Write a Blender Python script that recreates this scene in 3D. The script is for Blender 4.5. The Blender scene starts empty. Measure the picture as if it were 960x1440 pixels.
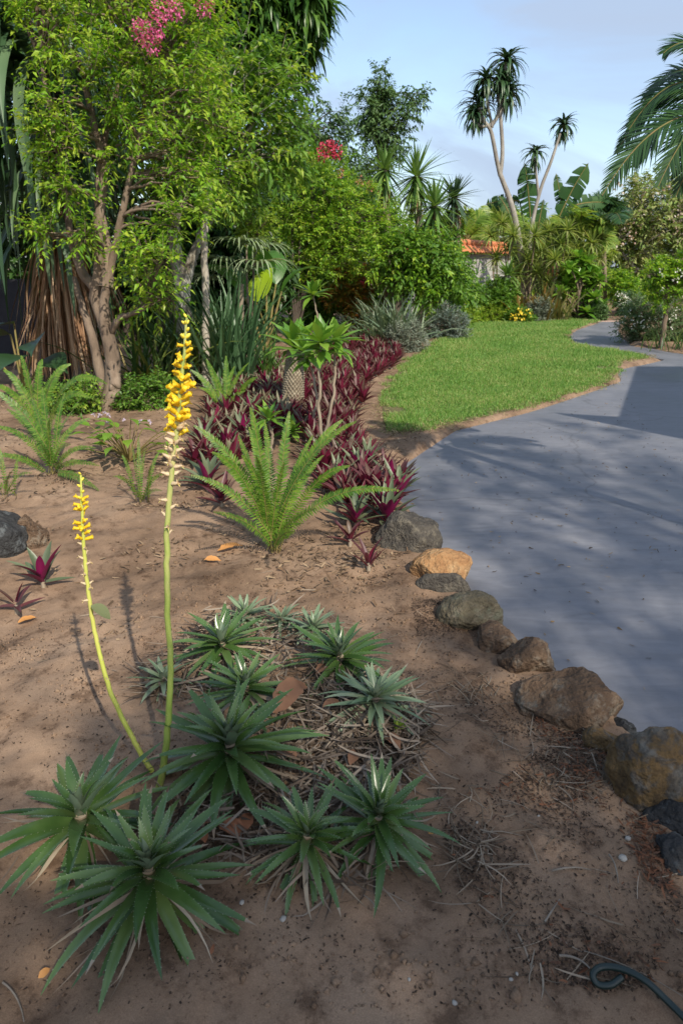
import bpy, bmesh, math, random
import numpy as np
from mathutils import Vector, noise as mnoise

SC = bpy.context.scene
COL = SC.collection
R = math.radians
rng = np.random.default_rng(7)
random.seed(7)

# ------------------------------------------------------------------ camera
F = 960.0; TH = R(20.0); CAMZ = 1.4
cT, sT = math.cos(TH), math.sin(TH)
def ray(px, py):
    u = (px-480)/F; v = (720-py)/F
    return np.array([u, cT+v*sT, -sT+v*cT])
def PT(px, py, Y):
    d = ray(px, py); return np.array([0,0,CAMZ]) + d*(Y/d[1])
def G(px, py, z=0.0):
    d = ray(px, py); return np.array([0,0,CAMZ]) + d*((z-CAMZ)/d[2])
def M(Y):                      # metres per photo pixel at depth Y (near the horizon)
    return (Y*cT+0.3)/F
cam_d = bpy.data.cameras.new('camera'); cam = bpy.data.objects.new('camera', cam_d); COL.objects.link(cam)
cam.location = (0,0,CAMZ); cam.rotation_euler = (R(90)-TH, 0, 0)
cam_d.sensor_fit = 'VERTICAL'; cam_d.sensor_height = 36; cam_d.sensor_width = 24; cam_d.lens = 24
cam_d.clip_end = 2000; cam_d.clip_start = 0.02
cam_d.dof.use_dof = True; cam_d.dof.focus_distance = 2.3; cam_d.dof.aperture_fstop = 7.1
SC.camera = cam

# ------------------------------------------------------------------ noise
def _h(ix, iy, s):
    n = (ix*374761393 + iy*668265263 + s*974634637) & 0x7fffffff
    n = ((n ^ (n >> 13))*1274126177) & 0x7fffffff
    return ((n ^ (n >> 16)) & 0xffff)/65535.0
def vnoise(x, y, s=0):
    x = np.asarray(x, float); y = np.asarray(y, float)
    ix = np.floor(x).astype(np.int64); iy = np.floor(y).astype(np.int64)
    fx = x-ix; fy = y-iy; fx = fx*fx*(3-2*fx); fy = fy*fy*(3-2*fy)
    a = _h(ix,iy,s); b = _h(ix+1,iy,s); c = _h(ix,iy+1,s); d = _h(ix+1,iy+1,s)
    return (a*(1-fx)+b*fx)*(1-fy)+(c*(1-fx)+d*fx)*fy - 0.5
def fbm(x, y, f, o=3, s=0):
    r = 0; a = 1.0
    for k in range(o):
        r = r + a*vnoise(np.asarray(x)*f, np.asarray(y)*f, s+k); f *= 2.1; a *= .5
    return r

# ------------------------------------------------------------------ mesh collecting
class Geo:
    def __init__(s): s.v=[]; s.f={3:[],4:[]}; s.m={3:[],4:[]}; s.n=0
    def add(s, V, Fc, m=0):
        V = np.asarray(V, float).reshape(-1,3); Fc = np.asarray(Fc, np.int64)
        if len(Fc) == 0: return
        k = Fc.shape[1]
        s.v.append(V); s.f[k].append(Fc+s.n); s.m[k].append(np.full(len(Fc), m, np.int32)); s.n += len(V)
    def build(s, name, mats, parent=None, smooth=True, local=False):
        me = bpy.data.meshes.new(name)
        V = np.concatenate(s.v) if s.v else np.zeros((0,3))
        if parent is not None and not local: V = V - np.array(parent['_o'])
        loops=[]; starts=[]; mi=[]; off=0
        for k in (3,4):
            if s.f[k]:
                A = np.concatenate(s.f[k]); loops.append(A.reshape(-1)); starts.append(off+np.arange(len(A))*k); off += A.size
                mi.append(np.concatenate(s.m[k]))
        loops = np.concatenate(loops).astype(np.int32); starts = np.concatenate(starts).astype(np.int32); mi = np.concatenate(mi)
        me.vertices.add(len(V)); me.vertices.foreach_set('co', V.reshape(-1))
        me.loops.add(len(loops)); me.loops.foreach_set('vertex_index', loops)
        me.polygons.add(len(starts)); me.polygons.foreach_set('loop_start', starts)
        me.polygons.foreach_set('material_index', mi)
        me.polygons.foreach_set('use_smooth', np.full(len(starts), smooth))
        if not isinstance(mats, (list,tuple)): mats=[mats]
        for m in mats: me.materials.append(m)
        me.update(calc_edges=True); me.validate()
        o = bpy.data.objects.new(name, me); COL.objects.link(o)
        if parent is not None: o.parent = parent
        return o

def tag(o, label=None, cat=None, group=None, kind=None):
    if label: o['label']=label
    if cat: o['category']=cat
    if group: o['group']=group
    if kind: o['kind']=kind
    return o
ORIG = {}
class _Root: pass
def thing(name, label, cat, loc=(0,0,0), group=None):
    o = bpy.data.objects.new(name, None); COL.objects.link(o)
    o.location = [float(a) for a in loc]; o['_o'] = [float(a) for a in loc]
    o.empty_display_size = .05
    return tag(o, label, cat, group)
def dup(root, loc, rotz=0, scale=1.0, label=None, tilt=None):
    r = root.copy(); COL.objects.link(r); r.location = [float(a) for a in loc]
    r.rotation_euler = (tilt[0], tilt[1], rotz) if tilt else (0,0,rotz); r.scale = (scale,)*3
    if label: r['label'] = label
    for ch in list(root.children):
        c = ch.copy(); COL.objects.link(c); c.parent = r
        for g in list(ch.children):
            d = g.copy(); COL.objects.link(d); d.parent = c
    return r

def nrm(a):
    a = np.asarray(a, float); return a/np.maximum(np.linalg.norm(a, axis=-1, keepdims=True), 1e-9)
def bez(p0, p1, p2, n):
    t = np.linspace(0,1,n)[:,None]; return (1-t)**2*np.asarray(p0)+2*t*(1-t)*np.asarray(p1)+t*t*np.asarray(p2)
def spline(pts, n):
    P = np.asarray(pts, float); k = len(P)
    P = np.vstack([2*P[0]-P[1], P, 2*P[-1]-P[-2]])
    out = []
    for u in np.linspace(0, k-1-1e-6, n):
        i = int(u); t = u-i; a,b,c,d = P[i],P[i+1],P[i+2],P[i+3]
        out.append(.5*((2*b)+(-a+c)*t+(2*a-5*b+4*c-d)*t*t+(-a+3*b-3*c+d)*t**3))
    return np.array(out)
def tube(g, pts, rad, sides=7, m=0, rough=0.0, cap=True):
    P = np.asarray(pts, float); n = len(P); rad = np.broadcast_to(np.asarray(rad, float), (n,))
    T = nrm(np.gradient(P, axis=0)); ref = np.array([.31,.95,.05]) if abs(T[0][2]) > .6 else np.array([0,0,1.])
    A = nrm(np.cross(T, ref)); B = np.cross(T, A)
    a = np.arange(sides)/sides*2*math.pi
    rr = rad[:,None]*(1+rough*(rng.random((n,sides))-.5))
    V = P[:,None,:]+rr[...,None]*(np.cos(a)[None,:,None]*A[:,None,:]+np.sin(a)[None,:,None]*B[:,None,:])
    i = np.arange(n-1)[:,None]*sides; j = np.arange(sides)[None,:]; j2 = (j+1)%sides
    g.add(V, np.stack([i+j, i+j2, i+sides+j2, i+sides+j], -1).reshape(-1,4), m)
    if cap:
        c = np.vstack([V[-1], P[-1]+T[-1]*rad[-1]*.5]); jj = np.arange(sides)
        g.add(c, np.stack([jj,(jj+1)%sides,np.full(sides,sides)],-1), m)

def straps(g, Pt, az, el, L, W, droop, nseg=6, fold=.25, shape=None, p=1.6, m=0, side_bend=0.0, roll=0.0, tip=0.0, minel=-1.45, tipm=None):
    """many strap leaves: start, azimuth, elevation, length, width, droop in radians over the length"""
    Pt = np.asarray(Pt, float); N = len(Pt)
    az,el,L,W,droop,side_bend,roll = [np.broadcast_to(np.asarray(a,float),(N,)) for a in (az,el,L,W,droop,side_bend,roll)]
    t = np.linspace(0,1,nseg+1)
    E = el[:,None]-droop[:,None]*t[None,:]**p
    E = np.maximum(E, np.minimum(el[:,None], minel))
    Az = az[:,None]+side_bend[:,None]*t[None,:]**1.5
    d = np.stack([np.cos(E)*np.cos(Az), np.cos(E)*np.sin(Az), np.sin(E)], -1)
    step = (L/nseg)[:,None,None]
    P = Pt[:,None,:]+np.concatenate([np.zeros((N,1,3)), np.cumsum((d[:,:-1]+d[:,1:])*.5*step, axis=1)], 1)
    S = np.stack([-np.sin(Az), np.cos(Az), np.zeros_like(Az)], -1)
    Nn = np.cross(d, S)                       # upper side normal
    S2 = S*np.cos(roll)[:,None,None]+Nn*np.sin(roll)[:,None,None]; Nn = np.cross(d, S2); S = S2
    if shape is None: w = np.minimum(1, .55+2*t)*(1-t**2.2)+tip
    else: w = np.interp(t, np.linspace(0,1,len(shape)), shape)
    w = w[None,:]*W[:,None]*.5
    Lf = P+S*w[...,None]+Nn*(w*fold)[...,None]; Rt = P-S*w[...,None]+Nn*(w*fold)[...,None]
    V = np.stack([Lf,P,Rt], 2)               # N, nseg+1, 3, 3
    b = (np.arange(N)*(nseg+1)*3)[:,None,None]+(np.arange(nseg)*3)[None,:,None]+np.array([0,1])[None,None,:]
    Fc = np.stack([b, b+1, b+4, b+3], -1).reshape(-1,4)
    if tipm is None: g.add(V, Fc, m)
    else:
        k = np.repeat((rng.random(N)<tipm[1])[:,None]&(np.arange(nseg)>=nseg-tipm[2])[None,:],2,1).reshape(-1); g.add(V,Fc[~k],m); g.add(V,Fc[k],tipm[0])
    return P, d, S, Nn, w

def leaves(g, Pt, D, L, W, m=0, droop=.3, fold=.25, up=None):
    """simple leaf: diamond folded on the midrib, bent at the middle (4 triangles)"""
    Pt = np.asarray(Pt,float); N = len(Pt); D = nrm(D); L = np.broadcast_to(L,(N,))[:,None]; W = np.broadcast_to(W,(N,))[:,None]
    U = nrm(rng.normal(0,.45,(N,3))+np.array([0,0,1.])) if up is None else up
    S = nrm(np.cross(D,U)); Nn = np.cross(S,D)
    mid = Pt+D*L*.45; tipp = Pt+D*L+np.array([0,0,-1.])*L*droop*.5
    a = mid+S*W*.5+Nn*W*fold*.5; b = mid-S*W*.5+Nn*W*fold*.5
    V = np.stack([Pt,a,tipp,b,mid],1)
    k = (np.arange(N)*5)[:,None]
    Fc = np.concatenate([k+np.array(q)[None,:] for q in ((0,4,1),(1,4,2),(0,3,4),(3,2,4))])
    g.add(V, Fc, m)

def rdir(n):
    return nrm(rng.normal(0,1,(n,3)))
def foliage(g, clumps, nsub=12, subr=.4, twigs=8, nl=8, tl=.2, L=.05, W=.02, up=.3, droop=.4, spread=.9, m=0, g2=None, pinn=True, m2=None, p2=0.0, twr=.004):
    """clumps [(centre, (rx,ry,rz))]: sub-clumps on the shell, twigs round each, leaves along each twig. Returns the sub-clump centres."""
    centres = []; rmax = max(float(np.mean(q[1])) for q in clumps); nsub0 = nsub
    for c, r in clumps:
        c = np.asarray(c,float); r = np.broadcast_to(np.asarray(r,float),(3,)); nsub = max(3,int(nsub0*(r.mean()/rmax)**1.2))
        dd = rdir(nsub); rad = rng.uniform(.25,1.0,(nsub,1))**.6
        sc = c+dd*r*rad; centres.append(sc)
        n = nsub*twigs
        base = np.repeat(sc,twigs,0); out = np.repeat(dd,twigs,0)
        off = rdir(n)*rng.random((n,1))**.5*r.mean()*subr
        p0 = base+off
        td = nrm(out*.6+nrm(off)*.7+rng.normal(0,.45,(n,3))+np.array([0,0,up]))
        tln = tl*rng.uniform(.6,1.35,(n,1))
        t = (np.arange(nl)+.6)/nl
        sag = np.array([0,0,-1.])*droop*.35
        Pp = p0[:,None,:]+td[:,None,:]*tln[:,None,:]*t[None,:,None]+sag*(tln[:,None,:]*t[None,:,None]**2)
        sd = nrm(np.cross(td, nrm(rng.normal(0,.3,(n,3))+np.array([0,0,1.]))))
        alt = np.where(np.arange(nl)%2==0,1,-1)[None,:,None]
        ld = td[:,None,:]*.6+sd[:,None,:]*alt*spread+rng.normal(0,.25,(n,nl,3))+np.array([0,0,-.25*droop])
        N = n*nl
        ll = L*rng.uniform(.65,1.2,N)*np.tile(np.interp(t,[0,.4,1],[.75,1.1,.75]),n)
        Pf = Pp.reshape(-1,3); lf = ld.reshape(-1,3)
        if m2 is not None:
            k = np.repeat(rng.random(n)<p2, nl)
            leaves(g, Pf[~k], lf[~k], ll[~k], ll[~k]*W/L, m, droop); leaves(g, Pf[k], lf[k], ll[k], ll[k]*W/L, m2, droop)
        else: leaves(g, Pf, lf, ll, ll*W/L, m, droop)
        if g2 is not None and twr>0:         # twig as a thin 3-sided tube
            e = p0+td*tln+sag*tln; A = sd*twr; B = nrm(np.cross(td,sd))*twr
            V = np.stack([p0+A,p0-A*.5+B*.87,p0-A*.5-B*.87,e],1); k = (np.arange(n)*4)[:,None]
            g2.add(V, np.concatenate([k+np.array(q)[None,:] for q in ((0,1,3),(1,2,3),(2,0,3))]))
    return np.concatenate(centres)

def limbs(g, starts, ends, r0, r1=.006, sides=5, sag=.0):
    starts = np.asarray(starts,float)
    for e in ends:
        i = np.argmin(np.linalg.norm(starts-e,axis=1)+.5*np.maximum(0,starts[:,2]-e[2])); s = starts[i]
        mid = (s+e)/2+np.array([0,0,.12*np.linalg.norm(e-s)-sag])+rng.normal(0,.07*np.linalg.norm(e-s),3)
        P = bez(s,mid,e,6); P[1:-1] += rng.normal(0,.012,(4,3))
        tube(g, P, np.linspace(r0,r1,6), sides, cap=False)

# ------------------------------------------------------------------ materials
def newmat(name):
    m = bpy.data.materials.new(name); m.use_nodes = True; nt = m.node_tree
    return m, nt, nt.nodes, nt.links, nt.nodes['Principled BSDF']
def ramp(nd, stops):
    r = nd.new('ShaderNodeValToRGB'); e = r.color_ramp.elements
    while len(e) < len(stops): e.new(.5)
    for k,(p,c) in enumerate(stops): e[k].position = p; e[k].color = (*c,1)
    return r
def leafmat(name, cols, rough=.45, trans=.3, under=None, spec=.4, gain=1.5, noise_s=0, stripe=None):
    m, nt, nd, ln, b = newmat(name)
    geo = nd.new('ShaderNodeNewGeometry')
    n = len(cols); r = ramp(nd, [(k/(n-1) if n>1 else 0, c) for k,c in enumerate(cols)])
    tc = nd.new('ShaderNodeTexCoord'); nz = nd.new('ShaderNodeTexNoise'); nz.inputs['Scale'].default_value = noise_s or 2.5; nz.inputs['Detail'].default_value = 2
    ln.new(tc.outputs['Object'], nz.inputs['Vector'])
    mx = nd.new('ShaderNodeMath'); mx.operation='MULTIPLY_ADD'; mx.inputs[1].default_value=.8; mx.inputs[2].default_value=-.4
    ln.new(nz.outputs['Fac'], mx.inputs[0])
    ad = nd.new('ShaderNodeMath'); ad.operation='ADD'; ad.use_clamp=True
    ln.new(geo.outputs['Random Per Island'], ad.inputs[0]); ln.new(mx.outputs[0], ad.inputs[1]); ln.new(ad.outputs[0], r.inputs['Fac'])
    col = r.outputs['Color']
    if under:
        mix = nd.new('ShaderNodeMix'); mix.data_type='RGBA'
        r2 = ramp(nd, [(k/(len(under)-1), c) for k,c in enumerate(under)]); ln.new(ad.outputs[0], r2.inputs['Fac'])
        ln.new(geo.outputs['Backfacing'], mix.inputs[0]); ln.new(col, mix.inputs[6]); ln.new(r2.outputs['Color'], mix.inputs[7]); col = mix.outputs[2]
    ln.new(col, b.inputs['Base Color']); b.inputs['Roughness'].default_value = rough; b.inputs['Specular IOR Level'].default_value = spec
    if trans > 0:
        tr = nd.new('ShaderNodeBsdfTranslucent'); ms = nd.new('ShaderNodeMixShader'); ms.inputs[0].default_value = trans
        g = nd.new('ShaderNodeMix'); g.data_type='RGBA'; g.blend_type='MULTIPLY'; g.inputs[0].default_value=1; g.inputs[7].default_value=(gain*1.15,gain*1.1,gain*.6,1)
        ln.new(col, g.inputs[6]); ln.new(g.outputs[2], tr.inputs['Color'])
        ln.new(b.outputs[0], ms.inputs[1]); ln.new(tr.outputs[0], ms.inputs[2]); ln.new(ms.outputs[0], nd['Material Output'].inputs['Surface'])
    return m
def noisemat(name, stops, scale=8, rough=.8, bump=.3, bdist=.01, detail=6, stretch=(1,1,1), spec=.3, dist=0.0):
    m, nt, nd, ln, b = newmat(name)
    tc = nd.new('ShaderNodeTexCoord'); mp = nd.new('ShaderNodeMapping'); mp.inputs['Scale'].default_value = stretch
    nz = nd.new('ShaderNodeTexNoise'); nz.inputs['Scale'].default_value=scale; nz.inputs['Detail'].default_value=detail; nz.inputs['Roughness'].default_value=.65; nz.inputs['Distortion'].default_value=dist
    ln.new(tc.outputs['Object'], mp.inputs['Vector']); ln.new(mp.outputs[0], nz.inputs['Vector'])
    r = ramp(nd, stops); ln.new(nz.outputs['Fac'], r.inputs['Fac']); ln.new(r.outputs[0], b.inputs['Base Color'])
    b.inputs['Roughness'].default_value=rough; b.inputs['Specular IOR Level'].default_value=spec
    bp = nd.new('ShaderNodeBump'); bp.inputs['Strength'].default_value=bump; bp.inputs['Distance'].default_value=bdist
    n2 = nd.new('ShaderNodeTexNoise'); n2.inputs['Scale'].default_value=scale*4; n2.inputs['Detail'].default_value=6
    ln.new(mp.outputs[0], n2.inputs['Vector']); ln.new(n2.outputs['Fac'], bp.inputs['Height']); ln.new(bp.outputs[0], b.inputs['Normal'])
    return m
def plain(name, c, rough=.5, spec=.4):
    m, nt, nd, ln, b = newmat(name); b.inputs['Base Color'].default_value=(*c,1); b.inputs['Roughness'].default_value=rough; b.inputs['Specular IOR Level'].default_value=spec
    return m
# ------------------------------------------------------------------ sky and sun
SUN_EL = R(41); SUN_H = np.array([.46,-.888])          # horizontal direction towards the sun (behind the camera, to its right)
sl = bpy.data.lights.new('sun','SUN'); so = bpy.data.objects.new('sun', sl); COL.objects.link(so)
sl.energy = 3.5; sl.angle = R(.55); sl.color = (1,.91,.77)
sv = Vector((SUN_H[0]*math.cos(SUN_EL), SUN_H[1]*math.cos(SUN_EL), math.sin(SUN_EL)))
so.rotation_euler = sv.to_track_quat('Z','Y').to_euler(); so.location = (6,-10,12)
w = bpy.data.worlds.new('World'); SC.world = w; w.use_nodes = True
nt = w.node_tree; nd = nt.nodes; ln = nt.links; bg = nd['Background']
sk = nd.new('ShaderNodeTexSky'); sk.sky_type='NISHITA'; sk.sun_disc=False; sk.sun_elevation=SUN_EL
sk.sun_rotation = math.atan2(SUN_H[0], SUN_H[1]); sk.air_density=1.0; sk.dust_density=1.2; sk.ozone_density=1.0
tc = nd.new('ShaderNodeTexCoord'); mp = nd.new('ShaderNodeMapping'); mp.inputs['Scale'].default_value=(1,1,2.4); mp.inputs['Location'].default_value=(.35,.2,.1)
nz = nd.new('ShaderNodeTexNoise'); nz.inputs['Scale'].default_value=2.3; nz.inputs['Detail'].default_value=8; nz.inputs['Roughness'].default_value=.55; nz.inputs['Distortion'].default_value=.5
ln.new(tc.outputs['Generated'], mp.inputs[0]); ln.new(mp.outputs[0], nz.inputs['Vector'])
rp = ramp(nd, [(.34,(.10,)*3),(.46,(.35,)*3),(.57,(.85,)*3),(.68,(1,)*3)]); ln.new(nz.outputs['Fac'], rp.inputs['Fac'])
mx = nd.new('ShaderNodeMix'); mx.data_type='RGBA'; mx.inputs[7].default_value=(2.15,2.65,3.5,1)
ln.new(rp.outputs[0], mx.inputs[0]); ln.new(sk.outputs[0], mx.inputs[6]); ln.new(mx.outputs[2], bg.inputs[0])
bg.inputs[1].default_value = .135
SC.view_settings.view_transform='Standard'; SC.view_settings.look='None'; SC.view_settings.exposure=0.80; SC.view_settings.gamma=1; SC.view_settings.use_curve_mapping=False
SC.cycles.use_denoising = True; SC.cycles.max_bounces = 8; SC.cycles.transparent_max_bounces = 4
SC.cycles.diffuse_bounces = 4; SC.cycles.transmission_bounces = 4; SC.cycles.sample_clamp_indirect = 6

# ------------------------------------------------------------------ outlines on the ground
def closed_spline(P, k=4):
    P = np.asarray(P,float); n=len(P); out=[]
    for i in range(n):
        a,b,c,d = P[i-1],P[i],P[(i+1)%n],P[(i+2)%n]
        for t in np.arange(k)/k: out.append(.5*((2*b)+(-a+c)*t+(2*a-5*b+4*c-d)*t*t+(-a+3*b-3*c+d)*t**3))
    return np.array(out)
PATH_L = [(846,451),(836,456),(820,461),(806,467),(801,475),(808,484),(840,491),(893,499),(934,506),(905,513),(877,518),(868,526),(872,536),(853,543),(820,555),(740,581),(640,606),(600,631),(575,649),(560,664),(553,680),(558,702),(578,728),(605,755),(645,795),(672,835),(700,868),(740,898),(775,930),(800,948),(850,965),(868,1000),(890,1035),(925,1065),(960,1105),(985,1160)]
PATH_L = [(x-13*min(1,max(0,(y-735)/60)), y+7*min(1,max(0,(y-735)/60))) for x,y in PATH_L]
pl = [G(*p)[:2] for p in PATH_L]
pl += [np.array(p) for p in ((1.02,.8),(1.05,.2),(1.1,-1.2),(4,-2.2),(8,-2),(9,4),(8.6,9))]
PATH_R = [(960,498),(925,492),(890,486),(875,477),(869,466),(871,456),(878,451)]
pl += [G(*p)[:2] for p in PATH_R]
PATH = np.array(pl)
LAWN_PX = [(538,578),(540,598),(549,611),(577,611),(612,605),(643,599),(740,575),(818,551),(850,541),(863,531),(857,519),(868,511),(912,506),(890,500),(838,492),(803,485),(795,475),(803,465),(822,458),(838,452),(780,450),(720,452),(660,458),(636,468),(612,486),(578,510),(560,530),(546,553)]
LAWN = np.array([G(*p)[:2] for p in LAWN_PX])
def smooth_poly(P, k=5):
    Q = closed_spline(P, k); return Q
PATH_S = PATH; LAWN_S = smooth_poly(LAWN,4)
def sdf(P, x, y):
    """signed distance (negative inside) to a polygon"""
    x = np.asarray(x,float).ravel(); y = np.asarray(y,float).ravel(); d = np.full(x.shape,1e9); ins = np.zeros(x.shape,bool)
    for i in range(len(P)):
        ax,ay = P[i]; bx,by = P[(i+1)%len(P)]; ex,ey = bx-ax,by-ay
        t = np.clip(((x-ax)*ex+(y-ay)*ey)/(ex*ex+ey*ey+1e-12),0,1)
        d = np.minimum(d,(x-ax-ex*t)**2+(y-ay-ey*t)**2)
        c = ((ay>y)!=(by>y)); ins ^= c&(x < ex*(y-ay)/(ey if abs(ey)>1e-12 else 1e-12)+ax)
    d = np.sqrt(d); return np.where(ins,-d,d)
def sst(a,b,x): t=np.clip((x-a)/(b-a),0,1); return t*t*(3-2*t)
MOUND = G(440,1010)[:2]
def hgt(x,y):
    x = np.asarray(x,float); y = np.asarray(y,float); sh = x.shape
    n = .045+.05*fbm(x,y,.8,2,3)+.034*fbm(x,y,3.1,3,11)+.018*fbm(x,y,11,2,23)+.004*fbm(x,y,45,2,31)
    n = n+.075*np.exp(-((x-MOUND[0])**2+(y-MOUND[1])**2)/(2*.28**2))
    dl = sdf(LAWN_S,x,y).reshape(sh); k = sst(.0,.5,dl); n = n*k+.03*(1-k)
    n = n*(1-sst(16,30,y)) + .02*sst(16,30,y)
    dp = sdf(PATH_S,x,y).reshape(sh); k = sst(-.07,.045,dp); n = n*k+(-.06)*(1-k)
    return n
def GH(px,py,dz=0.0):
    z = 0.03
    for _ in range(5):
        p = G(px,py,z+dz); z = float(hgt(p[:1],p[1:2])[0])
    return np.array([p[0],p[1],z])
def ground_at(xy):
    xy = np.asarray(xy,float); return np.column_stack([xy, hgt(xy[:,0],xy[:,1])])

# ------------------------------------------------------------------ materials of the ground
def sandmat():
    m, nt, nd, ln, b = newmat('sandy_soil')
    tc = nd.new('ShaderNodeTexCoord')
    def nz(s,d=6,r=.6):
        n = nd.new('ShaderNodeTexNoise'); n.inputs['Scale'].default_value=s; n.inputs['Detail'].default_value=d; n.inputs['Roughness'].default_value=r; ln.new(tc.outputs['Object'],n.inputs['Vector']); return n
    n1 = nz(1.6,8,.65); r1 = ramp(nd,[(.34,(.130,.086,.056)),(.5,(.222,.150,.099)),(.66,(.305,.214,.145))]); ln.new(n1.outputs['Fac'],r1.inputs['Fac'])
    n2 = nz(9,8,.72); r2 = ramp(nd,[(.36,(.42,.38,.36)),(.47,(.95,.93,.92)),(.7,(1.1,1.1,1.08))]); ln.new(n2.outputs['Fac'],r2.inputs['Fac'])
    mu = nd.new('ShaderNodeMix'); mu.data_type='RGBA'; mu.blend_type='MULTIPLY'; mu.inputs[0].default_value=.85; ln.new(r1.outputs[0],mu.inputs[6]); ln.new(r2.outputs[0],mu.inputs[7])
    n3 = nz(60,4,.7); r3 = ramp(nd,[(.30,(.30,.27,.25)),(.40,(1,1,1)),(.66,(1,1,1)),(.78,(1.4,1.35,1.3))]); ln.new(n3.outputs['Fac'],r3.inputs['Fac'])
    m3 = nd.new('ShaderNodeMix'); m3.data_type='RGBA'; m3.blend_type='MULTIPLY'; m3.inputs[0].default_value=.8; ln.new(mu.outputs[2],m3.inputs[6]); ln.new(r3.outputs[0],m3.inputs[7])
    n4 = nz(350,2,.6); r4 = ramp(nd,[(.3,(.7,.68,.66)),(.55,(1,1,1)),(.75,(1.3,1.28,1.25))]); ln.new(n4.outputs['Fac'],r4.inputs['Fac'])
    m4 = nd.new('ShaderNodeMix'); m4.data_type='RGBA'; m4.blend_type='MULTIPLY'; m4.inputs[0].default_value=.7; ln.new(m3.outputs[2],m4.inputs[6]); ln.new(r4.outputs[0],m4.inputs[7])
    ln.new(m4.outputs[2],b.inputs['Base Color']); b.inputs['Roughness'].default_value=.95; b.inputs['Specular IOR Level'].default_value=.15
    bp = nd.new('ShaderNodeBump'); bp.inputs['Strength'].default_value=.55; bp.inputs['Distance'].default_value=.008
    n5 = nz(38,10,.75); ln.new(n5.outputs['Fac'],bp.inputs['Height']); ln.new(bp.outputs[0],b.inputs['Normal'])
    return m
M_sand = sandmat()
def pathmat():
    m, nt, nd, ln, b = newmat('grey_painted_concrete')
    tc = nd.new('ShaderNodeTexCoord')
    n1 = nd.new('ShaderNodeTexNoise'); n1.inputs['Scale'].default_value=.9; n1.inputs['Detail'].default_value=9; n1.inputs['Roughness'].default_value=.62; n1.inputs['Distortion'].default_value=.8; ln.new(tc.outputs['Object'],n1.inputs['Vector'])
    r1 = ramp(nd,[(.3,(.104,.108,.124)),(.5,(.138,.142,.160)),(.7,(.18,.183,.20))]); ln.new(n1.outputs['Fac'],r1.inputs['Fac'])
    n2 = nd.new('ShaderNodeTexNoise'); n2.inputs['Scale'].default_value=26; n2.inputs['Detail'].default_value=8; n2.inputs['Roughness'].default_value=.7; ln.new(tc.outputs['Object'],n2.inputs['Vector'])
    r2 = ramp(nd,[(.27,(.72,.70,.68)),(.4,(1,1,1)),(.7,(1.06,1.06,1.05)),(.8,(1.4,1.38,1.34))]); ln.new(n2.outputs['Fac'],r2.inputs['Fac'])
    mu = nd.new('ShaderNodeMix'); mu.data_type='RGBA'; mu.blend_type='MULTIPLY'; mu.inputs[0].default_value=.75; ln.new(r1.outputs[0],mu.inputs[6]); ln.new(r2.outputs[0],mu.inputs[7]); ln.new(mu.outputs[2],b.inputs['Base Color'])
    vo = nd.new('ShaderNodeTexVoronoi'); vo.feature='DISTANCE_TO_EDGE'; vo.inputs['Scale'].default_value=.55; n9=nd.new('ShaderNodeTexNoise'); n9.inputs['Scale'].default_value=3; n9.inputs['Detail'].default_value=6; ln.new(tc.outputs['Object'],n9.inputs['Vector'])
    va=nd.new('ShaderNodeMix'); va.data_type='RGBA'; va.inputs[0].default_value=.25; ln.new(tc.outputs['Object'],va.inputs[6]); ln.new(n9.outputs['Color'],va.inputs[7]); ln.new(va.outputs[2],vo.inputs['Vector'])
    rc=ramp(nd,[(0,(.55,.53,.5)),(.006,(1,1,1)),(1,(1,1,1))]); ln.new(vo.outputs['Distance'],rc.inputs['Fac'])
    mp2=nd.new('ShaderNodeMapping'); mp2.inputs['Scale'].default_value=(1.2,5,1); mp2.inputs['Rotation'].default_value=(0,0,.5); n8=nd.new('ShaderNodeTexNoise'); n8.inputs['Scale'].default_value=2.2; n8.inputs['Detail'].default_value=9; n8.inputs['Roughness'].default_value=.7; n8.inputs['Distortion'].default_value=1.5; ln.new(tc.outputs['Object'],mp2.inputs[0]); ln.new(mp2.outputs[0],n8.inputs['Vector'])
    r8=ramp(nd,[(.3,(.78,.77,.76)),(.5,(1,1,1)),(.72,(1.22,1.21,1.2))]); ln.new(n8.outputs['Fac'],r8.inputs['Fac'])
    a1=nd.new('ShaderNodeMix'); a1.data_type='RGBA'; a1.blend_type='MULTIPLY'; a1.inputs[0].default_value=.6; ln.new(mu.outputs[2],a1.inputs[6]); ln.new(rc.outputs[0],a1.inputs[7])
    a2=nd.new('ShaderNodeMix'); a2.data_type='RGBA'; a2.blend_type='MULTIPLY'; a2.inputs[0].default_value=.8; ln.new(a1.outputs[2],a2.inputs[6]); ln.new(r8.outputs[0],a2.inputs[7]); ln.new(a2.outputs[2],b.inputs['Base Color'])
    b.inputs['Specular IOR Level'].default_value=.4
    rr = ramp(nd,[(.3,(.42,)*3),(.7,(.68,)*3)]); ln.new(n1.outputs['Fac'],rr.inputs['Fac']); ln.new(rr.outputs[0],b.inputs['Roughness'])
    bp = nd.new('ShaderNodeBump'); bp.inputs['Strength'].default_value=.22; bp.inputs['Distance'].default_value=.006
    n3 = nd.new('ShaderNodeTexNoise'); n3.inputs['Scale'].default_value=5; n3.inputs['Detail'].default_value=10; n3.inputs['Roughness'].default_value=.7; ln.new(tc.outputs['Object'],n3.inputs['Vector'])
    ln.new(n3.outputs['Fac'],bp.inputs['Height']); ln.new(bp.outputs[0],b.inputs['Normal'])
    return m
M_path = pathmat()
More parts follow.
